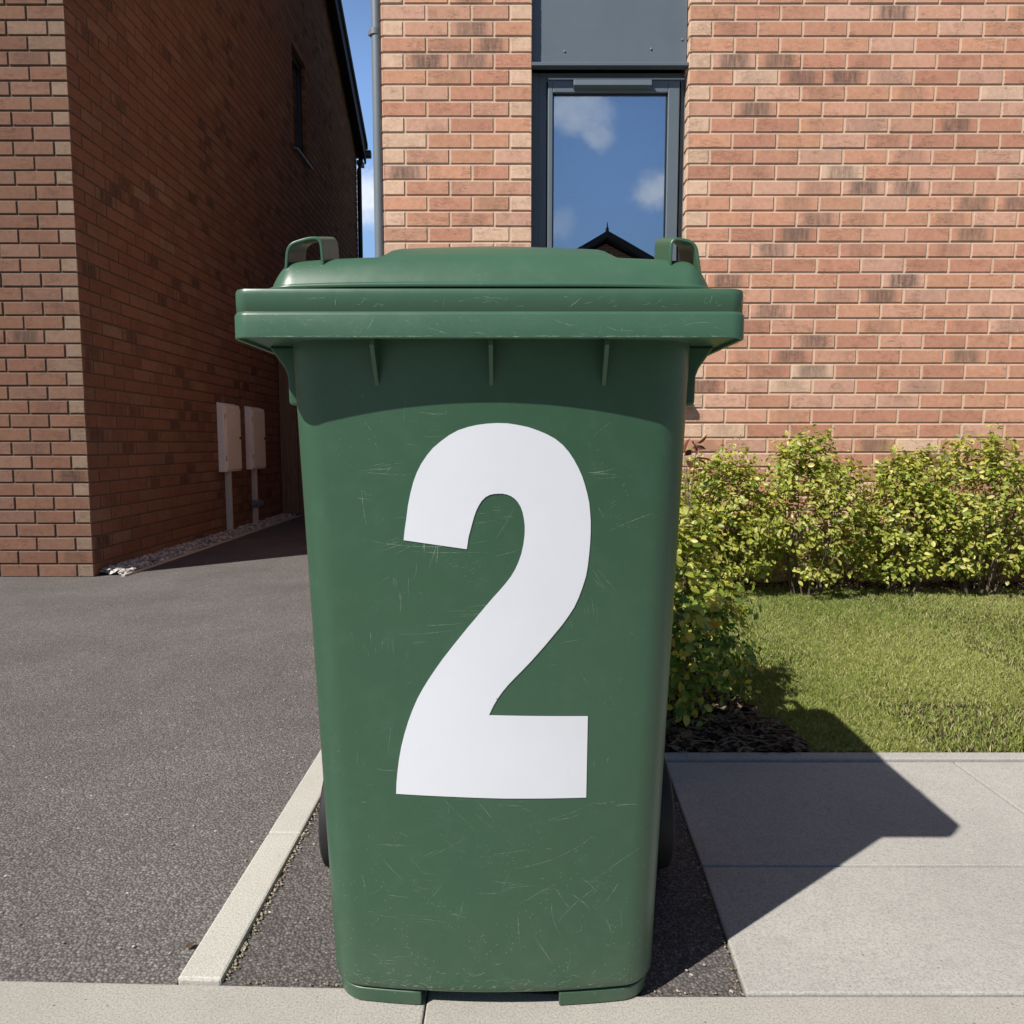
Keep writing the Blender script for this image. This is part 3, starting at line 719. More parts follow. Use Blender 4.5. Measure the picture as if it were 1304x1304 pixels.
# ------------------------------------------------------------------ the wheelie bin
BX = -.0250
bin_ = empty('wheelie_bin', (BX, 1.12, 0), 'scratched green plastic wheelie bin with a large white number 2 on its front', 'wheelie bin')
def hw(z): return .2140 + .0285*(z/.85)               # half width
def fy(z): return .8935 - .0330*(z/.85)               # front at the centre line
def by(z): return 1.335 + .06*(z/.85)
BUL = .0185
def front(x, z):
    u = (x-BX)/hw(z); return fy(z) + BUL*u*u
def section(z, off=0.0, r=.050, nf=26, nc=12):
    """closed loop, counter-clockwise from above, starting at the front left corner; off = inward offset"""
    a, yf, yb = hw(z), fy(z), by(z)
    s = a - r
    for _ in range(4): ph = math.atan(2*BUL*s/(a*a)); s = a - r*(1-math.sin(ph))
    P = []
    ys = yf+BUL*(s/a)**2
    for k in range(nc+1):                               # left corner from the side to the front
        p = PI/2 + (ph-PI/2)*k/nc
        P.append((-(s + r*(math.sin(p)-math.sin(ph))), ys + r*(math.cos(ph)-math.cos(p))))
    for k in range(1, nf): x = -s+2*s*k/nf; P.append((x, yf+BUL*(x/a)**2))
    for k in range(nc+1):
        p = ph + (PI/2-ph)*k/nc
        P.append((s + r*(math.sin(p)-math.sin(ph)), ys + r*(math.cos(ph)-math.cos(p))))
    rb = .05
    for k in range(7): p = PI/2*k/6; P.append((a-rb+rb*math.cos(p), yb-rb+rb*math.sin(p)))
    for k in range(7): p = PI/2+PI/2*k/6; P.append((-a+rb+rb*math.cos(p), yb-rb+rb*math.sin(p)))
    if off:
        n = len(P); Q = []
        for i in range(n):
            (x0, y0), (x1, y1) = P[i-1], P[(i+1) % n]
            dx, dy = x1-x0, y1-y0; l = math.hypot(dx, dy) or 1
            Q.append((P[i][0]-dy/l*off, P[i][1]+dx/l*off))
        P = Q
    return [(BX+x, y) for x, y in P]
def loft(mb, loops, cap0=False, cap1=False):
    n = len(loops[0]); vs = [p for L in loops for p in L]; fs = []
    for i in range(len(loops)-1):
        for k in range(n):
            k2 = (k+1) % n; fs.append((i*n+k, i*n+k2, (i+1)*n+k2, (i+1)*n+k))
    if cap0: fs.append(tuple(range(n-1, -1, -1)))
    if cap1: fs.append(tuple(len(vs)-n+k for k in range(n)))
    mb.raw(vs, fs)
def L3(z, off=0): return [(x, y, z) for x, y in section(z, off)]
body = MB()
zs = [(.0190, .0150), (.0205, .0120), (.0225, .0075), (.0255, .0035), (.0300, .0008), (.0360, 0)] + [(.05+.0325*i, 0) for i in range(25)] + [(.8545, 0)]
loft(body, [L3(z, o) for z, o in zs], cap0=True)
NB = len(body.v)

def scratch(mb, pts, w):
    """thin pale ribbon over the front of the bin through (x, z) points"""
    n = len(pts); mb.m = 1
    L = []
    for i, (x, z) in enumerate(pts):
        (xa, za), (xb, zb_) = pts[max(i-1, 0)], pts[min(i+1, n-1)]
        dx, dz = xb-xa, zb_-za; l = math.hypot(dx, dz) or 1
        ww = w*(.25+.75*math.sin(PI*min(1, max(0, i/(n-1)))))/2
        L.append(((x-dz/l*ww, z+dx/l*ww), (x+dz/l*ww, z-dx/l*ww)))
    for i in range(n-1):
        q = [L[i][0], L[i][1], L[i+1][1], L[i+1][0]]
        mb.face([(x, FR(x, z)-.00022, z) for x, z in q])
    mb.m = 0
def arc(x, z, ln, ang, curv, n=10):
    P = []; a = ang
    for i in range(n+1): P.append((x, z)); x += math.cos(a)*ln/n; z += math.sin(a)*ln/n; a += curv/n
    return P
rs_ = random.Random(21)
FR = front
zlo, zhi = .045, .79
for i in range(34):                                    # bundles of near parallel rubs
    x0_ = BX + rs_.uniform(-.17, .165); z0_ = rs_.uniform(.06, .77); a0 = rs_.choice([0, .05, -.1, .45, 1.5, 1.6, 2.4])+rs_.uniform(-.12, .12); l0 = rs_.choice([.012, .02, .035, .06])
    for j in range(rs_.randint(2, 6)):
        P = arc(x0_+rs_.gauss(0, .009), z0_+rs_.gauss(0, .006), l0*rs_.uniform(.4, 1.2), a0+rs_.gauss(0, .07), rs_.uniform(-.15, .15), 6)
        if all(abs(px-BX) < .185 and .04 < pz < .80 for px, pz in P): scratch(body, P, rs_.uniform(.00022, .00048))
for i in range(150):                                   # knocks along the bottom edge
    x0_ = BX + rs_.uniform(-.185, .18); P = arc(x0_, .030+abs(rs_.gauss(0, .012)), rs_.uniform(.002, .012), rs_.uniform(-.4, .5), rs_.uniform(-.8, .8), 4)
    if all(abs(px-BX) < .187 and .029 < pz for px, pz in P): scratch(body, P, rs_.uniform(.0003, .0009))
for i in range(90):
    z = rs_.uniform(zlo, zhi) if i % 3 else rs_.uniform(zlo, .2); x = BX + rs_.uniform(-.175, .175)
    ln = rs_.choice([.008, .012, .02, .03, .05]); ang = rs_.choice([0, .1, -.2, .5, .8, 1.4, 1.7, 2.3])+rs_.uniform(-.2, .2)
    P = arc(x, z, ln, ang, rs_.uniform(-.8, .8), 6)
    if all(abs(px-BX) < .178 and .04 < pz < .80 for px, pz in P): scratch(body, P, rs_.uniform(.00030, .00062))
for (x, z, ln, ang, cv, wd) in [(-.178, .620, .15, -.20, .42, .0006), (-.12, .606, .09, -.05, .1, .0005), (-.10, .585, .05, 1.2, .1, .0007), (-.105, .60, .03, 1.5, .2, .0011), (-.09, .592, .03, 1.45, .1, .001),
                            (.005, .20, .11, .15, .55, .0006), (.055, .12, .09, .95, -.5, .0006), (-.13, .30, .05, .1, .1, .0005), (.115, .63, .06, .42, -.1, .0006),
                            (-.105, .515, .045, .05, .05, .0006), (-.135, .53, .025, 1.5, .05, .0008), (-.17, .70, .05, -.1, .1, .0006), (.09, .70, .03, 0, .3, .001), (.095, .698, .028, .1, -.3, .0009), (.10, .693, .03, 0, .2, .0007),
                            (.10, .285, .03, -.1, .3, .0009), (.13, .28, .03, .1, -.2, .0009), (.08, .35, .06, 1.5, .1, .0005), (.03, .26, .08, .25, .2, .0004), (.09, .17, .1, .65, -.1, .0004), (.10, .14, .035, 2.2, .4, .0009), (.12, .15, .03, .9, .2, .0009),
                            (-.165, .21, .04, -.9, .2, .0007), (-.16, .16, .03, -.1, .1, .0007), (-.17, .33, .03, -.2, .4, .0009), (-.02, .22, .04, .1, .1, .0006)]:
    scratch(body, arc(x, z, ln, ang, cv, 14), wd)
# corner feet
for sg in (-1, 1):
    S1 = section(.018, .0045); S0 = section(.0, .006)
    lim = .0935 if sg < 0 else .0865
    idx = [i for i, (x, y) in enumerate(S1) if (x-BX)*sg > lim and y < 1.02]
    if sg > 0: idx = sorted(idx)
    top = [S1[i] for i in idx]; bot = [S0[i] for i in idx]
    xe = BX+sg*lim
    if sg < 0:
        top = [(top[0][0], 1.02)] + top + [(xe, top[-1][1]-.0005)]; bot = [(bot[0][0], 1.02)] + bot + [(xe, bot[-1][1]-.0005)]
        top.append((xe, 1.02)); bot.append((xe, 1.02))
    else:
        top = [(xe, top[0][1]-.0005)] + top + [(top[-1][0], 1.02), (xe, 1.02)]; bot = [(xe, bot[0][1]-.0005)] + bot + [(bot[-1][0], 1.02), (xe, 1.02)]
    lo = [(x, y, .0015) for x, y in bot]; hi = [(x, y, .0215) for x, y in top]
    f_ = MB(); loft(f_, [lo, hi], True, True); f_.build('foot', M['plastic'], bin_, bevel=.0015, angle=35)
bo = body.build('body', [M['plastic'], M['scratch']], bin_, angle=35)

# stiffening ribs and side brackets under the rim
for x, lean in ((-.1570, 0), (-.0238, 0), (.1065, 0)):
    b = MB(); t2 = .0026
    yb_ = lambda z: front(x, z)+.002
    b.prism([(.8385, .8535), (.8385, .8440), (yb_(.80)-.006, .8060), (yb_(.797), .7985), (yb_(.8535), .8535)], 'x', x-t2, x+t2)
    b.build('rib', M['plastic'], bo, bevel=.001)
for sg in (-1, 1):
    xo = lambda d: BX+sg*d
    poly = [(xo(.2745), .8530), (xo(.2560), .8265), (xo(.2525), .8170), (xo(.2515), .7850), (xo(.2495), .7815), (xo(.2250), .7815), (xo(.2250), .8530)]
    b = MB(); b.prism(poly, 'y', .924, 1.06); b.build('side_bracket', M['plastic'], bo, bevel=.0025)

# rim: rounded rectangle loops
RX, RY0, RY1 = .2840, .8230, 1.440
def rrect(hx, y0, y1, r, z, n=8, m=30):
    P = []
    for cx_, cy_, a0 in ((-hx+r, y0+r, PI), (hx-r, y0+r, 1.5*PI), (hx-r, y1-r, 0), (-hx+r, y1-r, PI/2)):
        for k in range(n+1): a = a0+PI/2*k/n; P.append((cx_+r*math.cos(a), cy_+r*math.sin(a)))
    Q = []
    N_ = len(P)
    for i in range(N_):          # subdivide the straight runs
        Q.append(P[i]); (x0, y0_), (x1, y1_) = P[i], P[(i+1) % N_]
        if math.hypot(x1-x0, y1_-y0_) > .05:
            for k in range(1, m): Q.append((x0+(x1-x0)*k/m, y0_+(y1_-y0_)*k/m))
    return [(BX+x, y, z) for x, y in Q]
def rl(off, z, r=.019): return rrect(RX-off, RY0+off, RY1-off, max(.004, r-off), z)
rim = MB()
loft(rim, [rl(.075, .8538), rl(.036, .8535), rl(.004, .8535), rl(.0035, .8500), rl(.0012, .8490), rl(0, .8502), rl(0, .8745), rl(.0003, .8752), rl(.0022, .8782), rl(.0034, .8791), rl(.020, .8791)])
rim_s = rim
FR = lambda x, z: RY0+.0002
for i in range(60):
    z = rs_.uniform(.852, .873); x = BX+rs_.uniform(-.25, .25); P = arc(x, z, rs_.choice([.005, .01, .02, .03]), rs_.uniform(-.5, 2.2), rs_.uniform(-1, 1), 6)
    if all(.851 < p[1] < .8745 for p in P): scratch(rim, P, rs_.uniform(.00025, .0006))
for i in range(70):           # knocked lower edge
    x = BX+rs_.uniform(-.25, .25); scratch(rim, arc(x, .8508+rs_.uniform(0, .0006), rs_.uniform(.003, .016), rs_.uniform(-.05, .05), 0, 3), rs_.uniform(.0005, .0011))
rim.build('rim', [M['lidplastic'], M['scratch']], bo, angle=35)

# lid: skirt, groove, domed top with a raised centre panel
lid = MB()
loft(lid, [rl(.0215, .8780), rl(.0026, .8780), rl(.0021, .8786), rl(.0017, .8960), rl(.0019, .9000), rl(.0030, .9024), rl(.0060, .9034), rl(.0120, .9036), rl(.0180, .9030), rl(.0200, .9000), rl(.0225, .8930), rl(.0330, .8925)])
DX0, DY0, DY1, DR = .2630, .8560, 1.400, .036
def dome_pt(x, y, d):
    """height of the dome, d = distance in from its edge"""
    z = .9135-.0035*(abs(x-BX)/.25)**4
    if d < .0030: z += .0030*math.sqrt(max(0, 1-(1-d/.0030)**2))
    else:
        z += .0030 + .0012*min(1, (d-.0030)/.004)
        q = max(0, min(1, (d-.0065)/.036)); z += .0300*(1-(1-q)**2.8)
    xr = x-BX
    z += .085*max(0, y-.87)*max(0, 1-(y-.87)*.55)
    # raised panel
    dl = xr+.133; dr = .150-xr; df = y-.876
    m = min(max(0, dl/.026), max(0, dr/.024), max(0, df/.060)); m = min(1, m); m = m*m*(3-2*m)
    z += .0165*m*(1-.15*abs(xr)/.15)
    z += .006*max(0, 1-(xr/.25)**2)*min(1, d/.05)
    return z
loops = []
K = [0, .0008, .002, .0035, .005, .0065, .009] + [.012+.0035*i for i in range(16)]
for d in K:
    L = rrect(DX0-d, DY0+d, DY1-d, max(.006, DR-d), 0, n=12, m=110); loops.append([(x, y, dome_pt(x, y, d)) for x, y, _ in L])
last = loops[-1]; cx_, cy_ = BX, (DY0+DY1)/2
for k in range(1, 34):
    s = 1-(k/34)
    loops.append([(lambda X, Y: (X, Y, dome_pt(X, Y, K[-1]+(1-s)*.2)))(cx_+(x-cx_)*s, cy_+(y-cy_)*s) for x, y, _ in last])
dm = MB(); base = [(x, y, .893) for x, y, _ in loops[0]]
lo2 = [(x, y, .9122-.0035*(abs(x-BX)/.25)**4) for x, y, _ in rrect(DX0-.018, DY0+.018, DY1-.018, DR-.018, 0, n=12, m=110)]
lo3 = [(x, y, .9115-.0035*(abs(x-BX)/.25)**4) for x, y, _ in rrect(DX0-.0006, DY0+.0006, DY1-.0006, DR-.0006, 0, n=12, m=110)]
lo1 = [(x, y, .893) for x, y, _ in lo2]
loft(dm, [lo1, lo2, lo3, loops[0]] + loops[1:], cap1=True)
lid.raw(dm.v, dm.f)
FR = lambda x, z: RY0+.0017
for i in range(60):
    z = rs_.uniform(.882, .896); x = BX+rs_.uniform(-.25, .25); P = arc(x, z, rs_.choice([.005, .01, .02]), rs_.uniform(-.3, 1.6), rs_.uniform(-1, 1), 6)
    if all(.8812 < p[1] < .8958 for p in P): scratch(lid, P, rs_.uniform(.00025, .0006))
lo_ = lid.build('lid', [M['lidplastic'], M['scratch']], bin_, angle=40)

def rounded(pts, r, n=6):
    out = [pts[0]]
    for i in range(1, len(pts)-1):
        p, a, c = Vector(pts[i]), Vector(pts[i-1]), Vector(pts[i+1])
        da, dc = (a-p), (c-p); ra = min(r, da.length*.48); rc = min(r, dc.length*.48)
        s, e = p+da.normalized()*ra, p+dc.normalized()*rc
        for k in range(n+1): t = k/n; q = s*(1-t)**2+p*2*t*(1-t)+e*t*t; out.append((q.x, q.y))
    out.append(pts[-1]); return out
def strap(path, y0, e, th, name, parent):
    P = rounded(path, .0105, 7); n = len(P); O = []; I = []
    for i in range(n):
        (xa, za), (xb, zb_) = P[max(i-1, 0)], P[min(i+1, n-1)]
        dx, dz = xb-xa, zb_-za; l = math.hypot(dx, dz)
        O.append((P[i][0]-dz/l*th/2, P[i][1]+dx/l*th/2)); I.append((P[i][0]+dz/l*th/2, P[i][1]-dx/l*th/2))
    b = MB(); m = 6; vs = []
    for j in range(m+1):
        t = j/m
        vs += [(x+e[0]*t, y0+e[1]*t, z+e[2]*t) for x, z in O] + [(x+e[0]*t, y0+e[1]*t, z+e[2]*t) for x, z in I]
    fs = []
    for j in range(m):
        A, B = j*2*n, (j+1)*2*n
        for i in range(n-1):
            fs.append((A+i, A+i+1, B+i+1, B+i)); fs.append((A+n+i, B+n+i, B+n+i+1, A+n+i+1))
        fs.append((A, B, B+n, A+n)); fs.append((A+n-1, A+2*n-1, B+2*n-1, B+n-1))
    for i in range(n-1):
        fs.append((i, n+i, n+i+1, i+1)); A = m*2*n; fs.append((A+i, A+i+1, A+n+i+1, A+n+i))
    b.raw(vs, fs); return b.build(name, M['lidplastic'], parent, bevel=.0009, angle=45)
strap([(-.2625, .925), (-.2590, .9625), (-.2325, .9705), (-.2205, .9690), (-.2185, .930)], .876, (.004, .062, .0165), .0036, 'handle', lo_)
strap([(.1830, .930), (.1842, .9705), (.2120, .9650), (.2185, .925)], .876, (-.006, .062, .0165), .0036, 'handle', lo_)

# wheels, axle, rear grip
b = MB(); b.tube([(BX-.27, 1.245, .0960), (BX+.27, 1.245, .0960)], .010, 12); b.build('axle', M['black'], bin_, smooth=True)
for sg in (-1, 1):
    xi, xo_ = BX+sg*.236, BX+sg*.2925
    prof = [(xi, .070), (xi, .088), (xi+sg*.004, .0955), (xi+sg*.010, .0975), (xo_-sg*.010, .0975), (xo_-sg*.004, .0955), (xo_, .088), (xo_, .070)]
    b = MB(); n = 48
    loft(b, [[(px, 1.245+r_*math.cos(2*PI*k/n), .0980+r_*math.sin(2*PI*k/n)) for k in range(n)] for px, r_ in prof]); wh = b.build('wheel', M['rubber'], bin_, angle=40)
    prof = [(xi+sg*.006, .018), (xi+sg*.006, .071), (xo_-sg*.006, .071), (xo_-sg*.008, .060), (xo_-sg*.016, .055), (xo_-sg*.016, .026), (xo_-sg*.002, .022), (xo_-sg*.002, .002)]
    b = MB(); loft(b, [[(px, 1.245+r_*math.cos(2*PI*k/n), .0980+r_*math.sin(2*PI*k/n)) for k in range(n)] for px, r_ in prof], True, True); b.build('hub', M['black'], wh, angle=40)
b = MB(); b.tube([(BX-.23, 1.445, .872), (BX-.23, 1.50, .885), (BX+.23, 1.50, .885), (BX+.23, 1.445, .872)], .014, 12); b.build('grip_bar', M['plastic'], bo, smooth=True)

# the adhesive number 2
TWO = [(-0.1041, 0.6196), (-0.1024, 0.6329), (-0.1002, 0.6461), (-0.0981, 0.6611), (-0.0948, 0.676), (-0.0912, 0.689), (-0.0869, 0.7001), (-0.0815, 0.7105), (-0.0747, 0.7204), (-0.0672, 0.7292), (-0.0579, 0.7369), (-0.0479, 0.7441), (-0.0376, 0.7496), (-0.0266, 0.7532), (-0.0156, 0.7557), (-0.0039, 0.7572), (0.0081, 0.7579), (0.0201, 0.7575), (0.0318, 0.7557), (0.0439, 0.7532), (0.0556, 0.7492), (0.0659, 0.7449), (0.0758, 0.7394), (0.0844, 0.7325), (0.0918, 0.7241), (0.0978, 0.7152), (0.1031, 0.7056), (0.1077, 0.6956), (0.1112, 0.6852), (0.114, 0.6752), (0.1164, 0.6647), (0.1176, 0.6535), (0.1185, 0.6422), (0.1187, 0.629), (0.1182, 0.6157), (0.1172, 0.6024), (0.1159, 0.5891), (0.1138, 0.5757), (0.1098, 0.5623), (0.1053, 0.5496), (0.0998, 0.5373), (0.093, 0.5266), (0.0851, 0.5154), (0.0757, 0.5038), (0.0663, 0.4922), (0.0568, 0.481), (0.0473, 0.4701), (0.0378, 0.4599), (0.0283, 0.4501), (0.0203, 0.4414), (0.013, 0.4323), (0.0076, 0.4243), (0.003, 0.4163), (-0.0001, 0.4099), (-0.0032, 0.4027), (0.1184, 0.3995), (0.1178, 0.2933), (0.0655, 0.2939), (0.0128, 0.2946), (-0.0536, 0.2966), (-0.1198, 0.2982), (-0.1191, 0.3124), (-0.1176, 0.3269), (-0.1153, 0.3434), (-0.1122, 0.3599), (-0.108, 0.3764), (-0.103, 0.3927), (-0.0973, 0.4082), (-0.0908, 0.4232), (-0.084, 0.4358), (-0.0769, 0.4475), (-0.0682, 0.4607), (-0.0593, 0.4735), (-0.0488, 0.4873), (-0.038, 0.5011), (-0.0277, 0.5141), (-0.017, 0.5269), (-0.0075, 0.5385), (0.0019, 0.5497), (0.0099, 0.5586), (0.017, 0.567), (0.0234, 0.5754), (0.0286, 0.5841), (0.0327, 0.5932), (0.0361, 0.6031), (0.0387, 0.6152), (0.0401, 0.6276), (0.0401, 0.6374), (0.039, 0.6464), (0.0375, 0.6535), (0.0352, 0.6599), (0.0319, 0.6654), (0.0282, 0.6695), (0.0238, 0.6725), (0.019, 0.6744), (0.0138, 0.6755), (0.009, 0.6755), (0.0035, 0.6751), (-0.0013, 0.674), (-0.0061, 0.6714), (-0.0106, 0.667), (-0.014, 0.6617), (-0.017, 0.6558), (-0.0196, 0.6487), (-0.0219, 0.6408), (-0.0242, 0.6322), (-0.0265, 0.6239), (-0.0276, 0.6164), (-0.0288, 0.6092)]
def sticker():
    bm = bmesh.new(); vs = [bm.verts.new((x+BX, 0, z)) for x, z in TWO]
    n = len(vs); es = [bm.edges.new((vs[i], vs[(i+1) % n])) for i in range(n)]
    bmesh.ops.triangle_fill(bm, use_beauty=True, edges=es)
    for i in range(24):
        for nrm, c in (((1, 0, 0), (BX-.125+.0105*i, 0, 0)), ((0, 0, 1), (0, 0, .29+.02*i))):
            bmesh.ops.bisect_plane(bm, geom=bm.verts[:]+bm.edges[:]+bm.faces[:], plane_co=c, plane_no=nrm, dist=1e-6)
    for v in bm.verts: v.co.y = front(v.co.x, v.co.z)-.0009
    for f in bm.faces:
        f.normal_update()
        if f.normal.y > 0: f.normal_flip()
    me = bpy.data.meshes.new('number_sticker'); bm.to_mesh(me); bm.free(); me.materials.append(M['white'])
    o = bpy.data.objects.new('number_sticker', me); C.objects.link(o); o.parent = bin_; o['label'] = 'white adhesive number 2'
    s = o.modifiers.new('s', 'SOLIDIFY'); s.thickness = .0007; s.offset = -1
    return o
sticker()
adopt(bin_)

# ------------------------------------------------------------------ shrubs
def leaves(P, N_, size, cols, seed, name='foliage', parent=None, round_=.62, droop=.35, tops=None, ztop=0):
    """P: leaf positions, N_: outward directions"""
    rs = np.random.RandomState(seed); P = np.array(P); N_ = np.array(N_); n = len(P)
    up = N_*.7+rs.normal(0, .55, (n, 3))+[0, -.15, .55]; up /= np.linalg.norm(up, axis=1)[:, None]
    a = rs.normal(0, 1, (n, 3)); a += N_*.8; a -= up*(a*up).sum(1)[:, None]; a /= np.linalg.norm(a, axis=1)[:, None]
    s = np.cross(up, a); L = size*rs.uniform(.55, 1.25, n)[:, None]; Wd = L*round_*rs.uniform(.8, 1.15, n)[:, None]
    prof = [(0, .05), (.22, .36), (.50, .50), (.78, .36), (1.0, .0)]
    pts = []
    for t, w_ in prof:
        mid = P+a*L*t-up*L*(droop*.5*t*t)
        pts.append(mid)
        if 0 < t < 1:
            pts.append(mid-s*Wd*w_+up*L*.10); pts.append(mid+s*Wd*w_+up*L*.10)
    # indices: 0 | 1,2,3 | 4,5,6 | 7,8,9 | 10   (mid,left,right)
    V = np.stack(pts, 1).reshape(-1, 3)
    q = [(0,2,1,1),(0,1,3,3),(1,2,5,4),(1,4,6,3),(4,5,8,7),(4,7,9,6),(7,8,10,10),(7,10,9,9)]
    tri = []
    for f in q:
        if f[2] == f[3]: tri.append(f[:3])
        else: tri += [(f[0], f[1], f[2]), (f[0], f[2], f[3])]
    F = (np.arange(n)[:, None, None]*11+np.array(tri)[None]).reshape(-1, 3)
    c = np.array([cols[i] for i in rs.choice(len(cols), n, p=None)])
    if tops:
        ct_ = np.array([tops[i] for i in rs.choice(len(tops), n)]); c = np.where((P[:, 2]+rs.normal(0, .05, n) > ztop)[:, None], ct_, c)
    c = c*rs.uniform(.8, 1.2, (n, 1))
    c = np.column_stack([c, np.ones(n)])
    o = npmesh(name, V, F, M['leaf'], parent, col=np.repeat(c, len(tri), axis=0), smooth=True)
    return o
def shrub(name, label, cx, cy, rx, ry, hgt, nclump, per, size, cols, seed, low=.12, nstem=16, group=None, ground=.02, spread=.055, tops=None):
    r = random.Random(seed); root = empty(name, (cx, cy, ground), label, 'shrub', group)
    st = MB(); P = []; N_ = []
    for i in range(nstem):
        a = 2*PI*i/nstem+r.uniform(-.3, .3); q = r.uniform(.35, .95)
        e = (cx+rx*q*math.cos(a), cy+ry*q*math.sin(a), ground+hgt*r.uniform(.45, .85)); s0 = (cx+rx*.22*math.cos(a), cy+ry*.22*math.sin(a), ground-.01)
        m = tuple((s0[k]*.5+e[k]*.5)+r.uniform(-.03, .03) for k in range(3))
        st.tube([s0, m, e], [.0045, .003, .0015], 6, False)
        for j in range(3):
            t = r.uniform(.3, .9); p = tuple(m[k]*(1-t)+e[k]*t for k in range(3)); p2 = (p[0]+r.uniform(-.08, .08), p[1]+r.uniform(-.08, .08), p[2]+r.uniform(.0, .09)); st.tube([p, p2], [.0018, .001], 5, False)
    st.build('branch', M['stem'], root)
    for i in range(nclump):
        a = r.uniform(0, 2*PI); u = r.random(); zz = low+(1-low)*r.random()**.8
        prof = math.sin(PI*min(1, max(.0, (zz-low*.4)/(1.0-low*.4)*.80+.17)))**.6
        q = (.62+.42*u**.5)*prof if r.random() < .8 else r.uniform(.1, .7)*prof
        wob = 1+.16*math.sin(3*a+seed)+.12*math.sin(7*zz+2*a)
        c = Vector((cx+rx*q*wob*math.cos(a), cy+ry*q*wob*math.sin(a), ground+hgt*zz*(1+.10*math.sin(5*a+seed))))
        nrm = Vector((math.cos(a)*q, math.sin(a)*q, (zz-.35)*.9)); nrm.normalize()
        sh = Vector((r.gauss(0, .5), r.gauss(0, .5), r.gauss(.4, .5))); sh = (sh+nrm*.8).normalized(); ln = r.uniform(.6, 1.5)
        for k in range(int(per*r.uniform(.5, 1.4))):
            t = r.uniform(-1, 1); p = c+sh*t*spread*ln+Vector((r.gauss(0, 1), r.gauss(0, 1), r.gauss(0, 1)))*spread*.33
            if p.z < ground+.02: continue
            P.append(tuple(p)); N_.append(tuple(nrm))
    leaves(P, N_, size, cols, seed, parent=root, tops=tops, ztop=ground+hgt*.62); adopt(root); return root
YG = [(.36,.38,.06), (.46,.45,.09), (.27,.33,.05), (.56,.50,.15), (.17,.23,.035), (.42,.42,.08)]
DG = [(.10,.20,.035), (.17,.28,.05), (.27,.37,.06), (.07,.14,.03), (.42,.44,.08), (.13,.24,.04), (.55,.48,.07)]
hs = [(.62, 3.40, .27, .17, .56), (1.00, 3.42, .25, .17, .63), (1.37, 3.40, .30, .18, .67), (1.84, 3.43, .25, .16, .60), (2.19, 3.42, .31, .18, .69), (2.68, 3.43, .24, .17, .58), (3.10, 3.43, .28, .18, .66), (3.55, 3.42, .27, .17, .63)]
hl = ['yellow green shrub against the brick wall, mostly hidden behind the bin', 'yellow green shrub below the window pier, nearest to the bin of those on show', 'yellow green shrub second from the bin along the brick wall', 'yellow green shrub third from the bin along the brick wall',
      'yellow green shrub fourth from the bin along the brick wall', 'yellow green shrub third from the right end of the row along the wall', 'yellow green shrub next to last at the right end of the wall row', 'yellow green shrub at the far right end of the row along the wall']
for i, (x, y, rx, ry, hg) in enumerate(hs):
    shrub('garden_shrub', hl[i], x, y, rx, ry, hg, 330, 17, .026, YG, 30+i, low=.13, group='yellow green shrubs planted along the brick wall', ground=.03, spread=.045)
shrub('garden_shrub', 'dark green leafy shrub with yellow tips right behind the bin at the paving edge', .415, 1.98, .190, .25, .50, 400, 16, .024, DG, 77, low=.06, tops=YG, nstem=24, ground=.004, spread=.040)
r = empty('garden_shrub', (.36, 2.75, .02), 'small dark copper leaved shrub peeping out between the bin and the brick wall', 'shrub')
b = MB()
cop = []
for i in range(9): cop.append((.785+rnd.uniform(-.045, .02), 3.22+rnd.uniform(-.04, .04), .66+.09*rnd.random()))
r.location = (.76, 3.22, .02)
for i in range(7): b.tube([(.76, 3.22, .01), (.75+.005*i, 3.21, .4), cop[i]], [.004, .0025, .001], 6, False)
b.build('branch', M['stem'], r); leaves(cop, [(.5, -.5, .2)]*len(cop), .062, [(.12,.035,.028), (.16,.05,.035)], 5, parent=r, round_=.5); adopt(r)

# one orange leaf cluster and a fallen leaf on the lawn
def one_leaf(name, loc, size, col, label, rz, n=1, tilt=(.25, .2)):
    b = MB(); b.c = (*col, 1)
    for q in range(n):
        a0 = rz+q*1.1; c_, s_ = math.cos(a0), math.sin(a0); rows = []
        for t in [i/8 for i in range(9)]:
            w_ = .42*math.sin(PI*t**.85)**.8*(1+.18*math.sin(t*22)); rows.append([(t, -w_, .10*w_+tilt[0]*t), (t, 0, tilt[0]*t-.03), (t, w_, .12*w_+tilt[0]*t+.05*math.sin(t*5))])
        T = lambda p: (loc[0]+size*(p[0]*c_-p[1]*s_), loc[1]+size*(p[0]*s_+p[1]*c_), loc[2]+size*p[2])
        for i in range(8):
            for k in range(2): b.face([T(rows[i][k]), T(rows[i][k+1]), T(rows[i+1][k+1]), T(rows[i+1][k])])
    return tag(b.build(name, M['leaf'], smooth=True), label, 'leaf')
one_leaf('fallen_leaf', (.735, 2.23, .038), .045, (.50,.22,.07), 'orange brown fallen leaf lying on the lawn beside the dark shrub', 2.7, 1)
one_leaf('fallen_leaf', (.415, 1.745, .018), .035, (.36,.19,.12), 'pinkish brown dead leaf on the soil just behind the paving edge', .6, 1)
one_leaf('fallen_leaf', (-.475, 1.012, .003), .012, (.12,.08,.05), 'tiny dark leaf scrap on the driveway beside the pale kerb', .9, 1)
one_leaf('yellow_leaf', (.490, 1.765, .285), .030, (.62,.36,.05), 'curled orange yellow leaf caught on the dark green shrub', .2, 3, (.6, .2))

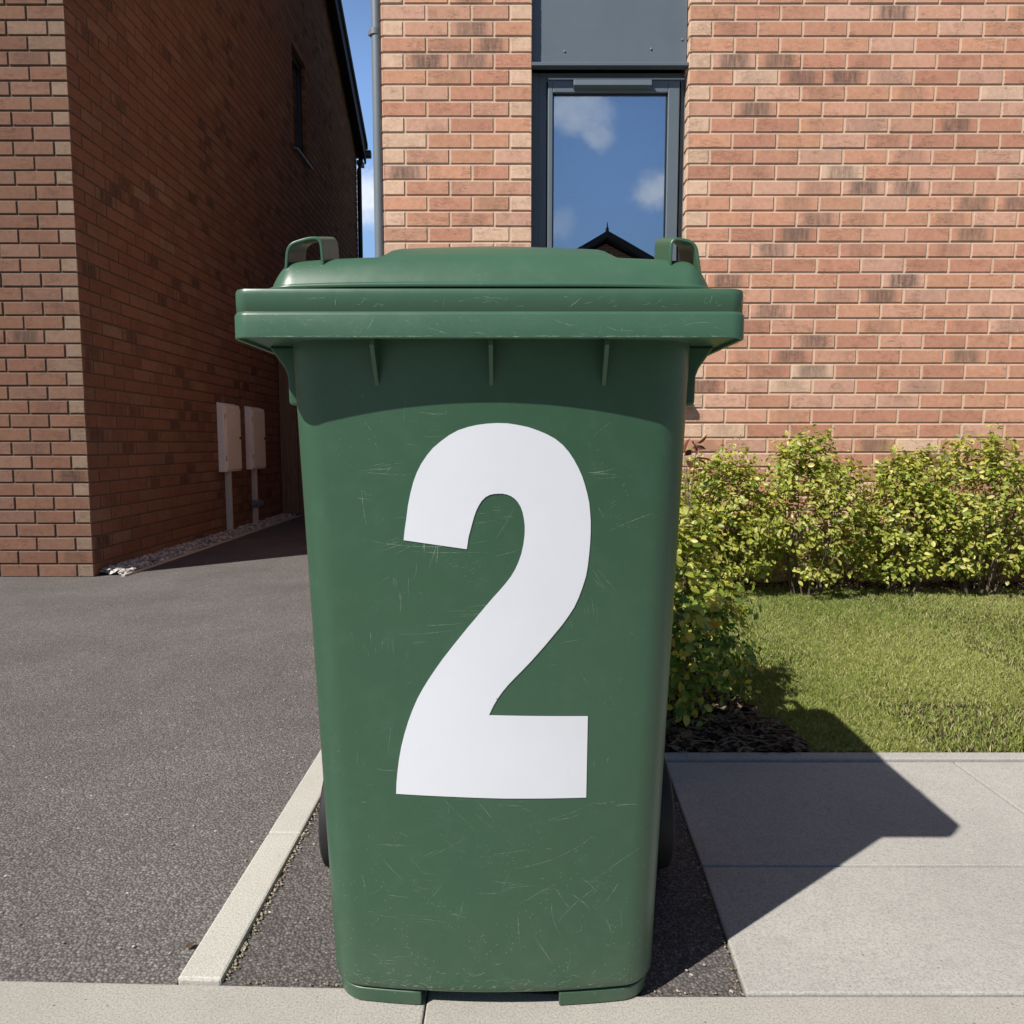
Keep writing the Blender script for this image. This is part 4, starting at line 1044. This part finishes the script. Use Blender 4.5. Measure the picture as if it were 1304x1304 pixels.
# ------------------------------------------------------------------ houses across the road (seen in the window pane)
def far_house(x, y, hw_, eave, ridge, label, finial=True, depth=9, ry=0):
    root = empty('gabled_house', (x, y, 0), label, 'house', None); b = MB()
    b.prism([(x-hw_, 0), (x+hw_, 0), (x+hw_, eave), (x, ridge-.25), (x-hw_, eave)], 'y', y, y-depth); b.build('wall', M['farbrick'], root)
    s = (ridge-eave)/hw_; b = MB()
    for sg in (-1, 1): b.prism([(x, ridge), (x+sg*(hw_+.35), ridge-(hw_+.35)*s), (x+sg*(hw_+.35), ridge-.16-(hw_+.35)*s), (x, ridge-.16)], 'y', y+.3, y-depth-.3)
    b.build('roof', M['tile'], root)
    if finial:
        b = MB(); b.tube([(x, y+.2, ridge-.05), (x, y+.2, ridge+.08), (x, y+.2, ridge+.13), (x, y+.2, ridge+.22)], [.05, .04, .018, .014], 10); b.build('finial', M['tile'], root)
    for wx, wz in ((-hw_*.5, 1.0), (hw_*.5, 1.0), (-hw_*.5, 3.2), (hw_*.5, 3.2)):
        if wz+1.1 > eave+.6: continue
        b = MB(); b.box((x+wx-.55, y+.005, wz), (x+wx+.55, y+.06, wz+1.15)); wd = b.build('window', M['conduit'], root)
        b = MB(); b.box((x+wx-.48, y+.061, wz+.07), (x+wx+.48, y+.066, wz+1.08)); b.build('pane', M['glass_far'], wd)
    b = MB(); b.box((x-.5, y+.005, .0), (x+.5, y+.06, 2.1)); b.build('door', M['greydark'], root)
    adopt(root)
t = NT('far_brick'); bt = t.n('TexBrick', ins={'Vector': t.mapped((1,1,1), (PI/2, 0, 0)), 'Color1': (.30,.15,.10,1), 'Color2': (.24,.11,.075,1), 'Mortar': (.35,.29,.23,1), 'Scale': 1.0, 'Mortar Size': .01, 'Brick Width': .225, 'Row Height': .075})
M['farbrick'] = t.pbr(Base_Color=bt.outputs[0], Roughness=.9)
M['glass_far'] = mat_simple('far_pane', (.03,.035,.04), .08)
far_house(2.44, -12.05, 4.3, 3.7, 6.12, 'gabled brick house across the road with a small finial, mirrored in the window pane')
